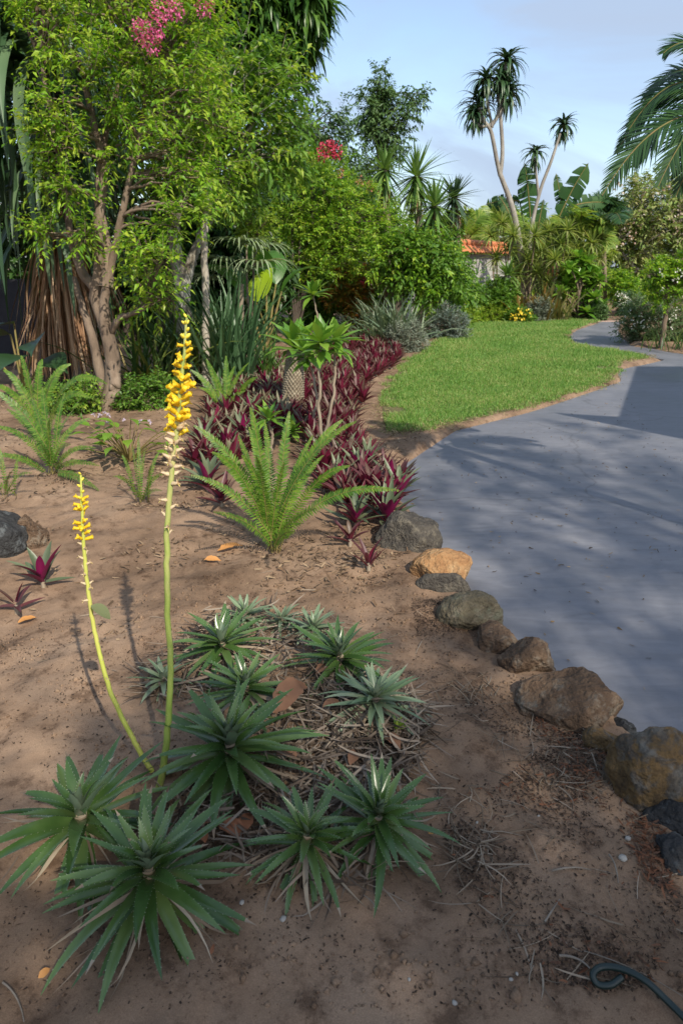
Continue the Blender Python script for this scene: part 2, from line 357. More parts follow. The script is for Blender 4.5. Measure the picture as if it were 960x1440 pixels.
def brickmat():
    m, nt, nd, ln, b = newmat('pink_brick_paving')
    tc = nd.new('ShaderNodeTexCoord'); br = nd.new('ShaderNodeTexBrick'); br.inputs['Scale'].default_value=5; br.inputs['Color1'].default_value=(.40,.27,.21,1); br.inputs['Color2'].default_value=(.33,.24,.20,1); br.inputs['Mortar'].default_value=(.25,.2,.17,1); br.inputs['Mortar Size'].default_value=.012
    ln.new(tc.outputs['Object'],br.inputs['Vector']); ln.new(br.outputs['Color'],b.inputs['Base Color']); b.inputs['Roughness'].default_value=.8
    return m
M_turf = noisemat('turf_soil', [(.3,(.06,.06,.025)),(.55,(.11,.10,.04)),(.75,(.20,.155,.085))], 6, .95, .4, .01)

def spaced(lo, hi, d0, d1, grow, far0, far1):
    a = list(np.arange(lo,hi,d0)); s=d0; x=a[-1]
    while x < far1: s = min(s*grow, 12); x += s; a.append(x)
    s=d0; x=lo; pre=[]
    while x > far0: s=min(s*grow,12); x-=s; pre.append(x)
    return np.array(pre[::-1]+a)
xs = spaced(-2.4,2.4,.022,0,1.06,-160,160); ys = spaced(.55,4.6,.022,0,1.022,-60,260)
X,Y = np.meshgrid(xs,ys); Z = hgt(X,Y)
g = Geo(); nx,ny = len(xs),len(ys)
ii = (np.arange(ny-1)[:,None]*nx+np.arange(nx-1)[None,:]).reshape(-1)
g.add(np.stack([X,Y,Z],-1).reshape(-1,3), np.stack([ii,ii+1,ii+nx+1,ii+nx],-1))
tag(g.build('ground', M_sand), kind='structure')

def slab(name, P, z, th, mat, jitter=0, kind='structure'):
    bm = bmesh.new(); vs = [bm.verts.new((p[0],p[1],z)) for p in P]
    f = bm.faces.new(vs); f.normal_update()
    if f.normal.z < 0: f.normal_flip()
    r = bmesh.ops.extrude_face_region(bm, geom=[f])
    for v in r['geom']:
        if isinstance(v, bmesh.types.BMVert): v.co.z -= th
    bm.normal_update(); bmesh.ops.recalc_face_normals(bm, faces=bm.faces[:]); bmesh.ops.triangulate(bm, faces=bm.faces[:], ngon_method='EAR_CLIP')
    me = bpy.data.meshes.new(name); bm.to_mesh(me); bm.free(); me.materials.append(mat)
    o = bpy.data.objects.new(name, me); COL.objects.link(o); return tag(o, kind=kind)
# smooth only the drawn left edge of the path; keep its pointed cusp
i0 = 8
left = np.vstack([spline(PATH[:9],36), spline(PATH[8:len(PATH_L)],120)[1:]])
left[:,0] += .012*fbm(left[:,0],left[:,1],9,2,5); 
PATH_D = np.vstack([left, PATH[len(PATH_L):]])
slab('path', PATH_D, 0.0, .05, M_path)
slab('lawn', LAWN_S, .036, .05, M_turf)
drv = [G(846,453)[:2],G(880,453)[:2],G(905,437)[:2],G(960,431)[:2]+np.array([4,0]),np.array([34,44.]),np.array([10,46.]),G(832,428)[:2]]
slab('driveway', [G(838,452.5)[:2],G(884,452.5)[:2],G(900,440)[:2],np.array([14,24.]),np.array([40,30.]),np.array([40,60.]),np.array([12,60.]),G(838,430)[:2]], .012, .04, brickmat())

# ------------------------------------------------------------------ grass
M_grass = leafmat('grass_blades',[(.06,.16,.022),(.105,.245,.035),(.18,.31,.055),(.34,.34,.13)],.55,.25,noise_s=1.2)
n = 230000
lo = LAWN_S.min(0); hi = LAWN_S.max(0)
P = []
while sum(map(len,P)) < n:
    q = rng.uniform(lo,hi,(n,2)); k = rng.random(n) < np.clip((7.5/q[:,1])**1.6,0,1); q = q[k]
    e = sdf(LAWN_S,q[:,0],q[:,1]) + .20*fbm(q[:,0],q[:,1],4,3,77)+.9*np.maximum(0,fbm(q[:,0],q[:,1],1.7,3,78)-.33)
    P.append(q[(e < .07)&(rng.random(len(q))<np.clip(.35-e*5,0.06,1))])
P = np.concatenate(P)[:n]
tall = 1+.35*fbm(P[:,0],P[:,1],2.5,3,9)
g = Geo(); N=len(P); base = np.column_stack([P,np.full(N,.034)])
L = rng.uniform(.018,.045,N)*tall*np.clip(P[:,1]/8,1,1.5); az = rng.uniform(0,6.283,N); el = rng.uniform(.5,1.5,N)
D = np.stack([np.cos(el)*np.cos(az),np.cos(el)*np.sin(az),np.sin(el)],-1); S = np.stack([-np.sin(az),np.cos(az),0*az],-1)*(.0032*np.clip(P[:,1]/7,1,2.4))[:,None]
V = np.stack([base-S,base+S,base+D*L[:,None]],1); g.add(V,(np.arange(N)*3)[:,None]+np.arange(3)[None,:])
tag(g.build('lawn_grass', M_grass, smooth=False), kind='stuff')

# ------------------------------------------------------------------ rocks
def rockmat(name, stops, scale=9, lichen=None, bump=.6):
    m = noisemat(name, [(p,tuple(c_*.72 for c_ in c)) for p,c in stops], scale*2.2, .9, 1.0, .02, 14, dist=.5)
    if lichen:
        nt=m.node_tree; nd=nt.nodes; ln=nt.links; b=nd['Principled BSDF']; src=b.inputs['Base Color'].links[0].from_socket
        tc=nd.new('ShaderNodeTexCoord'); n=nd.new('ShaderNodeTexNoise'); n.inputs['Scale'].default_value=14; n.inputs['Detail'].default_value=9; n.inputs['Roughness'].default_value=.7
        ln.new(tc.outputs['Object'],n.inputs['Vector']); r=ramp(nd,[(.52,(0,0,0)),(.64,(.8,.8,.8))]); ln.new(n.outputs['Fac'],r.inputs['Fac'])
        mx=nd.new('ShaderNodeMix'); mx.data_type='RGBA'; ln.new(r.outputs[0],mx.inputs[0]); ln.new(src,mx.inputs[6]); mx.inputs[7].default_value=(*lichen,1); ln.new(mx.outputs[2],b.inputs['Base Color'])
    return m
R_grey = rockmat('dark_grey_stone',[(.3,(.045,.04,.035)),(.55,(.10,.088,.072)),(.75,(.17,.15,.12))],10,(.16,.14,.105))
R_orange = rockmat('orange_stone',[(.3,(.27,.13,.055)),(.5,(.42,.23,.10)),(.7,(.50,.34,.18))],7)
R_olive = rockmat('olive_stone',[(.3,(.08,.065,.04)),(.5,(.15,.125,.078)),(.7,(.24,.20,.14))],9,(.15,.15,.10))
R_brown = rockmat('brown_stone',[(.3,(.06,.038,.024)),(.5,(.135,.085,.052)),(.72,(.22,.15,.095))],8,(.20,.17,.13))
R_ochre = rockmat('ochre_stone',[(.32,(.055,.036,.02)),(.47,(.17,.105,.042)),(.56,(.085,.07,.055)),(.7,(.20,.16,.11))],6,(.14,.13,.11))
R_black = rockmat('blackish_stone',[(.3,(.022,.022,.022)),(.6,(.055,.055,.055)),(.75,(.12,.118,.11))],9,(.11,.12,.12))
def make_rock(name, label, box, mat, cuts=6, seed=0, sink=.35, dep=.85, amp=.10, yaw=0, hk=1.0):
    x0,y0,x1,y1 = box; cx,cy=(x0+x1)/2,(y0+y1)/2; kx,ky=(x1-x0)*.045,(y1-y0)*.03; x0-=kx; x1+=kx; y0-=ky; y1+=ky
    p = G(cx,cy,.06); zc = p[1]*cT+(CAMZ-.06)*sT
    W = (x1-x0)*zc/F/2; Hh = (y1-y0)*zc/F/2; a = math.atan2(CAMZ,p[1]); Dp = W*dep
    hz = math.sqrt(max(Hh**2-(Dp*math.sin(a))**2,(.45*Hh)**2))/math.cos(a)*hk
    zc0 = hz*(1-2*sink) if hz*(1-2*sink)>-.02 else 0.0
    p = G(cx,cy,zc0+.02)
    bm = bmesh.new(); bmesh.ops.create_icosphere(bm, subdivisions=6, radius=1)
    rr = random.Random(seed); pls=[]
    for _ in range(cuts):
        n = Vector((rr.gauss(0,1),rr.gauss(0,1),rr.gauss(.25,.8))).normalized(); pls.append((n,rr.uniform(.62,.86)))
    off = Vector((seed*3.1,seed*1.7,seed*.9))
    for v in bm.verts:
        c = v.co.copy(); r = 1.0
        for n,d in pls:
            k = c.dot(n)
            if k > d: r = min(r, d/k)
        r *= 1+amp*1.2*mnoise.fractal(c*1.5+off,1,2,4)+.5*amp*mnoise.fractal(c*5+off,.8,2,4)+.03*mnoise.ridged_multi_fractal(c*2.6+off,1,2,5,1,2)
        c = c*r; v.co = Vector((c.x*W*1.04,c.y*Dp*1.04,c.z*hz*1.04))
    me = bpy.data.meshes.new(name); bm.to_mesh(me); bm.free(); me.materials.append(mat)
    for q in me.polygons: q.use_smooth=True
    o = bpy.data.objects.new(name, me); COL.objects.link(o); o.location=(p[0],p[1],zc0+.02); o.rotation_euler=(0,0,yaw)
    return tag(o,label,'rock','rocks edging the grey path' if box[0]>400 else None)
for a in [
 ('rock','rounded dark grey rock beside the purple oyster plants, at the fern end of the row',(537,722,614,797),R_grey,4,1,.35,.9,.07),
 ('rock','bright orange flat-topped rock in the row along the path',(583,775,665,838),R_orange,7,2,.3,.8,.05),
 ('rock','small smooth dark rock leaning against the orange rock',(588,806,657,846),R_grey,5,3,.3,.5,.05),
 ('rock','olive tan lumpy rock between the small dark rock and a brown one',(621,833,701,897),R_olive,6,4,.35,.85,.06),
 ('rock','low brown rock wedged between the olive tan rock and the ridged tan-brown one',(668,875,729,927),R_brown,7,5,.35,.9,.08),
 ('rock','tan-brown rock with a raised ridge, next to the broad dark slab',(706,898,776,965),R_brown,8,6,.32,.9,.06),
 ('rock','broadest dark brown slab rock with an angular broken top',(738,942,874,1037),R_brown,9,7,.33,.75,.07),
 ('rock','small ochre rock chip under the broad dark slab',(820,1022,866,1074),R_ochre,8,8,.3,.9,.07),
 ('rock','little dark grey rock chip against the path beside the tall ochre-faced boulder',(845,1012,890,1047),R_black,7,9,.3,.8,.07),
 ('rock','tall boulder with an ochre face and grey cracked side',(856,1028,965,1155),R_ochre,8,10,.3,.85,.07),
 ('rock','dark mossy rock tucked below the tall ochre-faced boulder',(900,1115,985,1185),R_black,7,11,.3,.9,.08),
 ('rock','flat blackish rock at the hose end of the row',(918,1178,990,1238),R_black,7,12,.3,.9,.08),
 ('rock','big bluish black boulder beside the lone purple oyster plant',(-60,718,32,806),R_black,5,13,.35,.9,.05),
 ('rock','crumbly dark brown clod beside the bluish black boulder',(24,728,66,796),R_brown,8,14,.4,.9,.16),
]:
    make_rock(*a)
# ------------------------------------------------------------------ spiny rosettes of the foreground clump
M_dyk = leafmat('spiny_leaf',[(.030,.070,.016),(.052,.105,.024),(.090,.145,.045)],.27,.06,under=[(.13,.19,.12),(.19,.25,.17)],spec=.55,noise_s=22)
M_dykp = leafmat('pale_spiny_leaf',[(.09,.15,.075),(.15,.21,.12),(.21,.26,.16)],.38,.10,under=[(.19,.24,.17),(.24,.29,.21)],spec=.45,noise_s=3)
M_dyky = leafmat('yellow_young_leaf',[(.16,.27,.03),(.24,.36,.05),(.32,.40,.07)],.35,.2,spec=.4)
M_silver = leafmat('silvery_heart_leaf',[(.10,.15,.10),(.15,.20,.14)],.6,.06,spec=.2)
M_spine = plain('pale_spine',(.22,.25,.16),.6)
M_straw = leafmat('dry_straw',[(.08,.055,.035),(.16,.115,.078),(.25,.195,.14),(.32,.27,.20)],.8,.05,spec=.15,noise_s=6)
M_deadb = leafmat('red_brown_dead_leaf',[(.16,.065,.035),(.25,.105,.055),(.30,.15,.08)],.75,.1,spec=.2)
GA = math.pi*(3-math.sqrt(5))
SHP = [.85,1.0,.97,.86,.68,.42,.03]
def rosette(px,py,rpx,label,n=46,mat=None,heart=True,dead=22,stem=.085,tilt=(0,0),seed=0,wk=1.0,elmin=-.45,young=0):
    global rng
    rng = np.random.default_rng(100+seed); n=int(n*1.2); rpx*=1.14
    mat = mat or M_dyk
    b = GH(px,py,stem); zc = b[1]*cT+(CAMZ-b[2])*sT; Rm = rpx*zc/F
    t = thing('spiny_rosette',label,'bromeliad',b,'spiny rosettes in the straw clump')
    g = Geo(); k = np.arange(n); f = (k+.5)/n                       # 0 = oldest, outermost
    az = k*GA+seed+rng.normal(0,.13,n)
    el = np.interp(f,[0,.3,.6,.85,1],[elmin,.08,.5,.95,1.35])+rng.normal(0,.09,n)
    L = Rm*np.interp(f,[0,.2,.6,.85,1],[1.05,1.12,.95,.62,.34])*rng.uniform(.88,1.1,n)
    el = el+tilt[0]*np.cos(az)+tilt[1]*np.sin(az)
    W = np.clip(Rm*.135*wk,.011,.036)*np.interp(f,[0,.7,1],[1,1,.7])*rng.uniform(.9,1.12,n)
    z0 = stem*np.interp(f,[0,1],[.45,1.0]); rad = Rm*.05*(1-f*.7)
    Pt = np.array(b)+np.stack([np.cos(az)*rad,np.sin(az)*rad,z0],-1)
    P,d,S,Nn,w = straps(g,Pt,az,el,L,W,rng.uniform(.15,.6,n),9,.42,SHP,1.5,side_bend=rng.normal(0,.2,n),roll=rng.normal(0,.18,n),tipm=(2,.3,1))
    # marginal spines
    tt = np.linspace(.10,.90,13)*9
    for sgn in (1,-1):
        for u in tt:
            i=int(u); r=u-i
            c = P[:,i]*(1-r)+P[:,i+1]*r; ww = w[:,i]*(1-r)+w[:,i+1]*r
            e = c+S[:,i]*(ww*sgn)[:,None]+Nn[:,i]*(ww*.42)[:,None]; s = .0023
            V = np.stack([e-d[:,i]*s*.55-S[:,i]*sgn*.0006,e+d[:,i]*s*.4-S[:,i]*sgn*.0006,e+S[:,i]*sgn*s*1.0+d[:,i]*s*.9+Nn[:,i]*.0006],1)
            g.add(V,(np.arange(n)*3)[:,None]+np.arange(3)[None,:],1)
    g.build('leaves',[mat,M_spine,M_straw],t)
    if heart:
        g=Geo(); m_=9; a2 = rng.uniform(0,6.28,m_); straps(g,np.array(b)+np.array([0,0,stem*1.0])+np.zeros((m_,3)),a2,rng.uniform(1.1,1.5,m_),Rm*rng.uniform(.2,.34,m_),W.mean()*.75,.1,5,.5,SHP)
        g.build('heart_leaves',M_silver,t)
    if dead:
        g=Geo(); a2=rng.uniform(0,6.28,dead); straps(g,np.array(b)+np.stack([np.cos(a2)*Rm*.1,np.sin(a2)*Rm*.1,np.full(dead,stem*.6)],-1),a2,rng.uniform(-.6,.05,dead),Rm*rng.uniform(.5,1.15,dead),rng.uniform(.006,.016,dead),rng.uniform(0,.7,dead),6,rng.uniform(-.3,.6),None,1.4,side_bend=rng.normal(0,.35,dead),roll=rng.normal(0,.8,dead),minel=-.75)
        V=np.concatenate(g.v); V[:,2]=np.maximum(V[:,2],hgt(V[:,0],V[:,1])+.004); g.v=[V]
        g.build('dry_leaves',M_straw,t)
    if young:
        g=Geo(); a2=rng.uniform(0,6.28,26); q=np.array(b)+np.array([.35*Rm,-.55*Rm,.02]); straps(g,q+np.zeros((26,3)),a2,rng.uniform(.3,1.4,26),Rm*rng.uniform(.18,.32,26),.008,rng.uniform(.1,.6,26),5,.4,SHP)
        g.build('young_offshoot',M_dyky,t)
    # brown stem
    g=Geo(); tube(g,[np.array(b)+np.array([0,0,-.03]),np.array(b)+np.array([0,0,stem*.9])],[Rm*.10,Rm*.07],8); g.build('stem',M_straw,t)
    return t,b
RA,_ = rosette(208,1215,122,'largest spiny rosette, dark green, sending up both yellow flower stalks',52,stem=.13,seed=1,elmin=-.5,dead=26)
rosette(112,1140,118,'lopsided spiny rosette with long flat leaves, under the thin leaning flower stalk',40,stem=.11,seed=2,tilt=(.25,-.1))
rosette(322,1040,108,'tall silvery-hearted spiny rosette between the thick flower stalk and the brown curled leaf',54,stem=.14,seed=3,elmin=-.75)
rosette(432,1170,82,'spiny rosette with a fresh light green heart beside the curled red-brown leaves',38,stem=.09,seed=4,heart=False)
rosette(533,1143,92,'spiny rosette leaning over the sand at the hose end of the clump',42,stem=.10,seed=5,tilt=(-.2,.1))
rosette(312,900,68,'upright dark rosette closest to the thick flower stalk in the back row',42,stem=.08,seed=6)
rosette(345,962,70,'dark rosette wedged between the silvery-hearted rosette and the upright dark one',32,stem=.07,seed=7)
rosette(478,918,70,'blue-green rosette between the small pale rosettes and the yellowish grey one',44,stem=.08,seed=8)
rosette(528,978,66,'yellowish grey rosette with a bright lime offshoot, sitting on the straw',44,M_dykp,heart=False,stem=.08,seed=9,young=1)
rosette(230,952,46,'small ragged rosette right behind the thick flower stalk',24,M_dykp,heart=False,stem=.05,seed=10,dead=40)
rosette(344,862,42,'small pale rosette directly behind the upright dark rosette',30,M_dykp,heart=False,stem=.05,seed=11)
rosette(396,870,34,'smallest pale rosette, in the middle of the back row',26,M_dykp,heart=False,stem=.04,seed=12)
rosette(440,880,42,'small pale rosette touching the back of the blue-green rosette',30,M_dykp,heart=False,stem=.05,seed=13)
rng = np.random.default_rng(55)
# flower stalks (parts of the largest rosette)
M_stalk = noisemat('flower_stalk_skin',[(.3,(.16,.23,.04)),(.5,(.25,.31,.07)),(.66,(.42,.36,.17))],14,.45,.1,.002,4,(1,1,.35))
M_stalk2 = noisemat('pale_stalk_skin',[(.3,(.30,.34,.05)),(.55,(.42,.44,.09)),(.8,(.50,.42,.14))],14,.45,.1,.002,4,(1,1,.35))
M_yel = leafmat('yellow_petal',[(.70,.46,.010),(.78,.56,.02),(.82,.64,.04)],.5,.35,gain=1.1)
M_bud = plain('green_yellow_bud',(.62,.52,.05),.5)
M_dry = leafmat('withered_petal',[(.42,.30,.16),(.58,.46,.33),(.60,.50,.14)],.7,.2)
def flower_mesh(kind):
    g=Geo(); s=8
    if kind=='flower':
        z=[0,.12,.4,.75,.92,1.0]; r=[.08,.17,.21,.21,.25,.19]; m=0
    elif kind=='bud': z=[0,.2,.55,.85,1]; r=[.14,.28,.30,.20,.05]
    else: z=[0,.2,.5,.8]; r=[.12,.22,.14,.10]
    a=np.arange(s)/s*6.283; V=np.array([[np.cos(x)*rr*(1+.10*(-1)**k),np.sin(x)*rr*(1+.10*(-1)**k),zz] for zz,rr in zip(z,r) for k,x in enumerate(a)])
    i=np.arange(len(z)-1)[:,None]*s; j=np.arange(s)[None,:]; g.add(V,np.stack([i+j,i+(j+1)%s,i+s+(j+1)%s,i+s+j],-1).reshape(-1,4))
    if kind!='withered_flower':
        c=np.vstack([V[-s:],[[0,0,z[-1]-.12 if kind=='flower' else 1.02]]]); g.add(c,np.stack([np.arange(s),(np.arange(s)+1)%s,np.full(s,s)],-1))
        if kind=='flower':  # three flaring petal lips
            straps(g,np.array([[np.cos(q)*.24,np.sin(q)*.24,.88] for q in (0,2.1,4.2)]),[0,2.1,4.2],.9,.26,.34,.5,3,.2,[.8,1,.7,.05])
    else:
        q=rng.uniform(0,6.28,6); straps(g,np.array([[0,0,.55]]*6),q,rng.uniform(.4,1.4,6),rng.uniform(.4,.7,6),.16,.6,4,.5)
    return g
FM={}
for k,mt in (('flower',M_yel),('bud',M_bud),('withered_flower',M_dry)):
    o=flower_mesh(k).build(k,mt,None); FM[k]=o.data; COL.objects.unlink(o); bpy.data.objects.remove(o)
def stalk(pts,rad,mat,spec,label):
    P3=[PT(x,y,Yd) for x,y,Yd in pts]; c=spline(P3,60); t=np.linspace(0,1,60); c[1:-1]+=rng.normal(0,.0008,(58,3))
    g=Geo(); tube(g,c,np.interp(t,*rad),9,rough=.06)
    st=g.build('flower_stalk',mat,RA); st['_o']=RA['_o'][:]; st['label']=label
    o0=np.array(RA['_o']); ph=0
    ylist=[ray_py(p) for p in c]
    for kind,ya,yb,nn,s0,s1 in spec:
        for j in range(nn):
            yy=ya+(yb-ya)*(j+.5)/nn+rng.normal(0,3); i=int(np.argmin(np.abs(np.array(ylist)-yy))); ph+=GA*1.0
            a=ph; dirv=Vector((math.cos(a)*.9,math.sin(a)*.6,rng.uniform(.15,.75) if kind!='bud' else .8)).normalized()
            ob=bpy.data.objects.new(kind,FM[kind]); COL.objects.link(ob); ob.parent=st
            ob.location=Vector(c[i]-o0)+dirv*np.interp(t[i],*rad)*.7; ob.rotation_euler=dirv.to_track_quat('Z','Y').to_euler(); s=s0+(s1-s0)*(j/max(nn-1,1)); s*=rng.uniform(.85,1.15); ob.scale=(s,s,s)
    # papery bracts up the bare part of the stalk
    g=Geo(); ks=np.linspace(3,30,11).astype(int); a=rng.uniform(0,6.28,11)
    pass
    for q_,a_ in zip(ks,a): g=Geo(); straps(g,c[q_:q_+1],a_,1.3,.026,.010,.2,4,.6,[1,1,.7,.3,.02]); g.build('bract',M_dry,st)
    return st
def ray_py(p):
    v=p-np.array([0,0,CAMZ]); zc=v[1]*cT-v[2]*sT; yc=v[1]*sT+v[2]*cT; return 720-F*yc/zc
stalk([(220,1135,1.50),(232,1060,1.52),(240,960,1.55),(236,860,1.57),(235,760,1.59),(241,670,1.61),(250,590,1.63),(257,520,1.64),(263,447,1.66)],([0,.25,.6,.85,1],[.0108,.0080,.0070,.0050,.0028]),M_stalk,
 [('bud',445,485,9,.010,.014),('flower',482,545,16,.017,.024),('flower',540,612,26,.027,.027),('withered_flower',600,665,20,.028,.026),('withered_flower',665,755,8,.026,.022)],'thicker flower stalk with dense yellow bells')
stalk([(214,1085,1.55),(190,1045,1.57),(155,970,1.60),(134,890,1.62),(123,820,1.63),(117,750,1.64),(114,668,1.66)],([0,.4,.8,1],[.0075,.0062,.0048,.0025]),M_stalk2,
 [('bud',665,705,7,.008,.011),('flower',698,762,22,.015,.021),('withered_flower',762,850,12,.017,.017)],'thin leaning flower stalk')

# ------------------------------------------------------------------ straw thatch, litter, fallen leaves
def inpoly(P,q): return sdf(np.asarray(P,float),q[:,0],q[:,1])<0
def scatter_px(poly,n,pad=0):
    P=np.array([G(*p)[:2] for p in poly]); lo,hi=P.min(0),P.max(0); out=[]
    while sum(map(len,out))<n:
        q=rng.uniform(lo,hi,(n,2)); out.append(q[inpoly(P,q)])
    return np.concatenate(out)[:n]
def litter(name,xy,L,W,mat,lift=.03,elr=.35,droop=.3,kind='stuff',fold=.3):
    n=len(xy); p=ground_at(xy); p[:,2]=np.where(sdf(PATH_D,p[:,0],p[:,1])<0,.0,p[:,2]); p[:,2]+=rng.uniform(.002,lift,n); g=Geo()
    straps(g,p,rng.uniform(0,6.28,n),rng.normal(0,elr,n),rng.uniform(*L,n),rng.uniform(*W,n),rng.normal(0,droop,n),4,fold,[.7,1,.9,.7,.2],side_bend=rng.normal(0,.5,n),roll=rng.normal(0,.7,n),minel=-3)
    V=np.concatenate(g.v); V[:,2]=np.maximum(V[:,2],np.maximum(hgt(V[:,0],V[:,1])+.002,np.where(sdf(PATH_D,V[:,0],V[:,1])<0,.003,-1))); g.v=[V]
    return tag(g.build(name,mat),kind=kind)
M_thatch=leafmat('grey_thatch',[(.05,.036,.026),(.11,.082,.06),(.19,.15,.115),(.26,.215,.165)],.85,.03,spec=.15,noise_s=6)
TH=[(400,1010),(470,985),(560,1000),(598,1040),(590,1095),(560,1130),(545,1230),(520,1290),(380,1260),(300,1220),(230,1140),(330,1090),(380,1050)]
TH2=[(200,960),(300,880),(380,870),(470,930),(420,990),(330,1000),(220,1010)]
litter('dry_thatch',np.concatenate([scatter_px(TH,1500),scatter_px(TH2,500),scatter_px([(480,1000),(570,1005),(600,1045),(585,1110),(470,1090),(440,1040)],700)]),(.04,.14),(.003,.009),M_thatch,.05,.22)
M_twig=leafmat('dead_twigs',[(.07,.05,.035),(.15,.115,.08),(.27,.22,.165)],.85,0,spec=.15)
M_mulch=leafmat('dark_mulch',[(.022,.016,.012),(.05,.034,.024),(.09,.06,.042),(.17,.11,.075)],.9,0,spec=.15)
M_red=leafmat('reddish_mulch',[(.10,.045,.025),(.17,.075,.04),(.06,.04,.03)],.9,0,spec=.15)
def blobs(n,poly,thr,s):
    q=scatter_px(poly,n*4); v=fbm(q[:,0],q[:,1],3.2,3,s); w_=np.exp(np.clip(v*9,-4,4)); return q[rng.choice(len(q),n,replace=False,p=w_/w_.sum())] if thr else q[:n]
ALLF=[(-20,900),(300,820),(560,780),(690,920),(800,1040),(960,1180),(960,1440),(-20,1440)]
LOWR=[(690,1130),(800,1030),(850,1080),(940,1190),(960,1300),(900,1420),(740,1400),(640,1280),(600,1100)]
litter('mulch_flecks',np.concatenate([blobs(4200,ALLF,1,40),blobs(5200,LOWR,1,41),blobs(2400,[(560,800),(620,850),(740,950),(820,1060),(700,1060),(600,960)],1,42),blobs(2500,ALLF,0,43)]),(.002,.011),(.0015,.006),M_mulch,.004,.5)
litter('fine_twigs',np.concatenate([blobs(90,ALLF,1,50),blobs(260,LOWR,1,51),blobs(100,[(560,880),(700,1000),(820,1080),(700,1080)],1,52)]),(.03,.12),(.0018,.0045),M_twig,.012,.12,.15)
litter('red_mulch',np.concatenate([blobs(330,[(740,1020),(830,1040),(880,1130),(800,1120)],0,60),blobs(300,[(880,1160),(930,1190),(940,1290),(890,1250)],0,61),blobs(250,LOWR,1,62)]),(.008,.028),(.002,.006),M_red,.012,.3)
BACKS=[(-20,700),(200,620),(300,700),(500,800),(560,790),(560,900),(-20,930)]
litter('bed_litter',np.concatenate([blobs(1500,BACKS,1,70),blobs(500,[(440,760),(540,700),(590,790),(480,820)],0,72),blobs(900,[(0,560),(250,560),(300,700),(0,700)],0,73)]),(.008,.045),(.004,.012),leafmat('bed_litter_leaf',[(.05,.035,.022),(.14,.09,.055),(.26,.19,.12)],.9,0,spec=.15),.012,.3)
g=Geo(); q=np.concatenate([blobs(2600,ALLF,1,90),blobs(900,BACKS,1,91)]); ph=np.array([[1,0,0],[-1,0,0],[0,1,0],[0,-1,0],[0,0,1],[0,0,-1]],float); fo=np.array([[0,2,4],[2,1,4],[1,3,4],[3,0,4],[2,0,5],[1,2,5],[3,1,5],[0,3,5]])
N=len(q); rr=rng.gamma(1.6,.0019,N)+.0012; Pq=ground_at(q); V=Pq[:,None,:]+ph[None]*rr[:,None,None]*rng.uniform(.5,1.4,(N,6,1)); g.add(V.reshape(-1,3),((np.arange(N)*6)[:,None,None]+fo[None]).reshape(-1,3)); tag(g.build('soil_crumbs',M_sand),kind='stuff')
# the soil strip between the oyster plants and the lawn
litter('edge_litter',blobs(1500,[(480,700),(510,600),(540,545),(590,490),(620,470),(660,455),(640,480),(570,520),(545,560),(545,610),(620,610),(570,650),(550,690)],0,80),(.008,.04),(.004,.010),leafmat('edge_litter_leaf',[(.08,.055,.035),(.20,.14,.09),(.32,.25,.17)],.9,0,spec=.15),.01,.3)

def fallen(px,py,lpx,label,mat,az,wk=.5,curl=.8,cat='dead leaf',dz=.02,el=.25,n=10):
    p=GH(px,py); zc=p[1]*cT+(CAMZ-p[2])*sT; L=lpx*zc/F
    g=Geo(); s=np.array([[p[0]-math.cos(az)*L/2,p[1]-math.sin(az)*L/2,p[2]+dz]]); straps(g,s,az,el,L,L*wk,curl,n,.35,[.12,.6,.92,1,.95,.75,.4,.04],1.2,side_bend=rng.normal(0,.2),roll=rng.normal(0,.25),minel=-3)
    V=np.concatenate(g.v); V=V+rng.normal(0,L*.014,V.shape); V[:,2]=np.maximum(V[:,2],hgt(V[:,0],V[:,1])+.003); g.v=[V-p]
    o=g.build('dead_leaf',mat); o.location=p; return tag(o,label,cat)
M_tan=leafmat('tan_dead_leaf',[(.11,.052,.028),(.17,.085,.045)],.75,.05,noise_s=30)
M_or=leafmat('orange_dead_leaf',[(.45,.19,.05),(.52,.27,.09)],.6,.2)
fallen(412,1003,80,'big tan-brown curled leaf on the straw in the middle of the rosettes',M_tan,.95,.40,1.7,dz=.05,el=.8,n=12)
for x,y,l,az in ((470,1012,34,.3),(548,1062,40,2.2),(498,1085,36,1.2),(400,1082,38,2.8),(455,960,30,.9)):
    o=fallen(x,y,l,'curled tan dead leaf half sunk in the grey straw among the rosettes',M_tan,az,.45,1.9,dz=.05,el=.7); o['group']='curled tan leaves in the straw'
for x,y,l,az,lb in ((300,1170,42,.4,'red-brown curled leaf leaning under the silvery-hearted rosette'),(325,1180,52,2.6,'widest red-brown leaf in the curled pile under the silvery-hearted rosette'),(348,1172,46,1.2,'red-brown curled leaf of the pile nearest the light green heart'),(288,1186,34,1.9,'short upright red-brown leaf at the stalk end of the curled pile')):
    fallen(x,y,l,lb,M_deadb,az,.45,1.2,dz=.03,el=.5)
fallen(325,776,36,'orange fallen leaf lying on the sand by the arching fern',M_or,.5,.4,.5)
fallen(300,792,24,'pale orange curled scrap next to the orange fallen leaf',M_or,.1,.4,.8)
fallen(40,878,24,'orange-brown leaf flat on the sand below the lone oyster plant',M_or,.6,.5,.4)
fallen(65,1378,18,'small orange leaf scrap in front of the largest rosette',M_or,1.0,.6,.6)
fallen(608,1180,14,'tiny ochre leaf scrap on the sand beside the leaning rosette',M_or,.3,.7,.6)
fallen(300,1345,16,'thin red-brown leaf scrap on the sand past the largest rosette',M_deadb,1.5,.4,.4)
fallen(570,690,26,'dry orange-brown leaf on the path edge by the oyster plants',M_or,1.0,.6,.7)
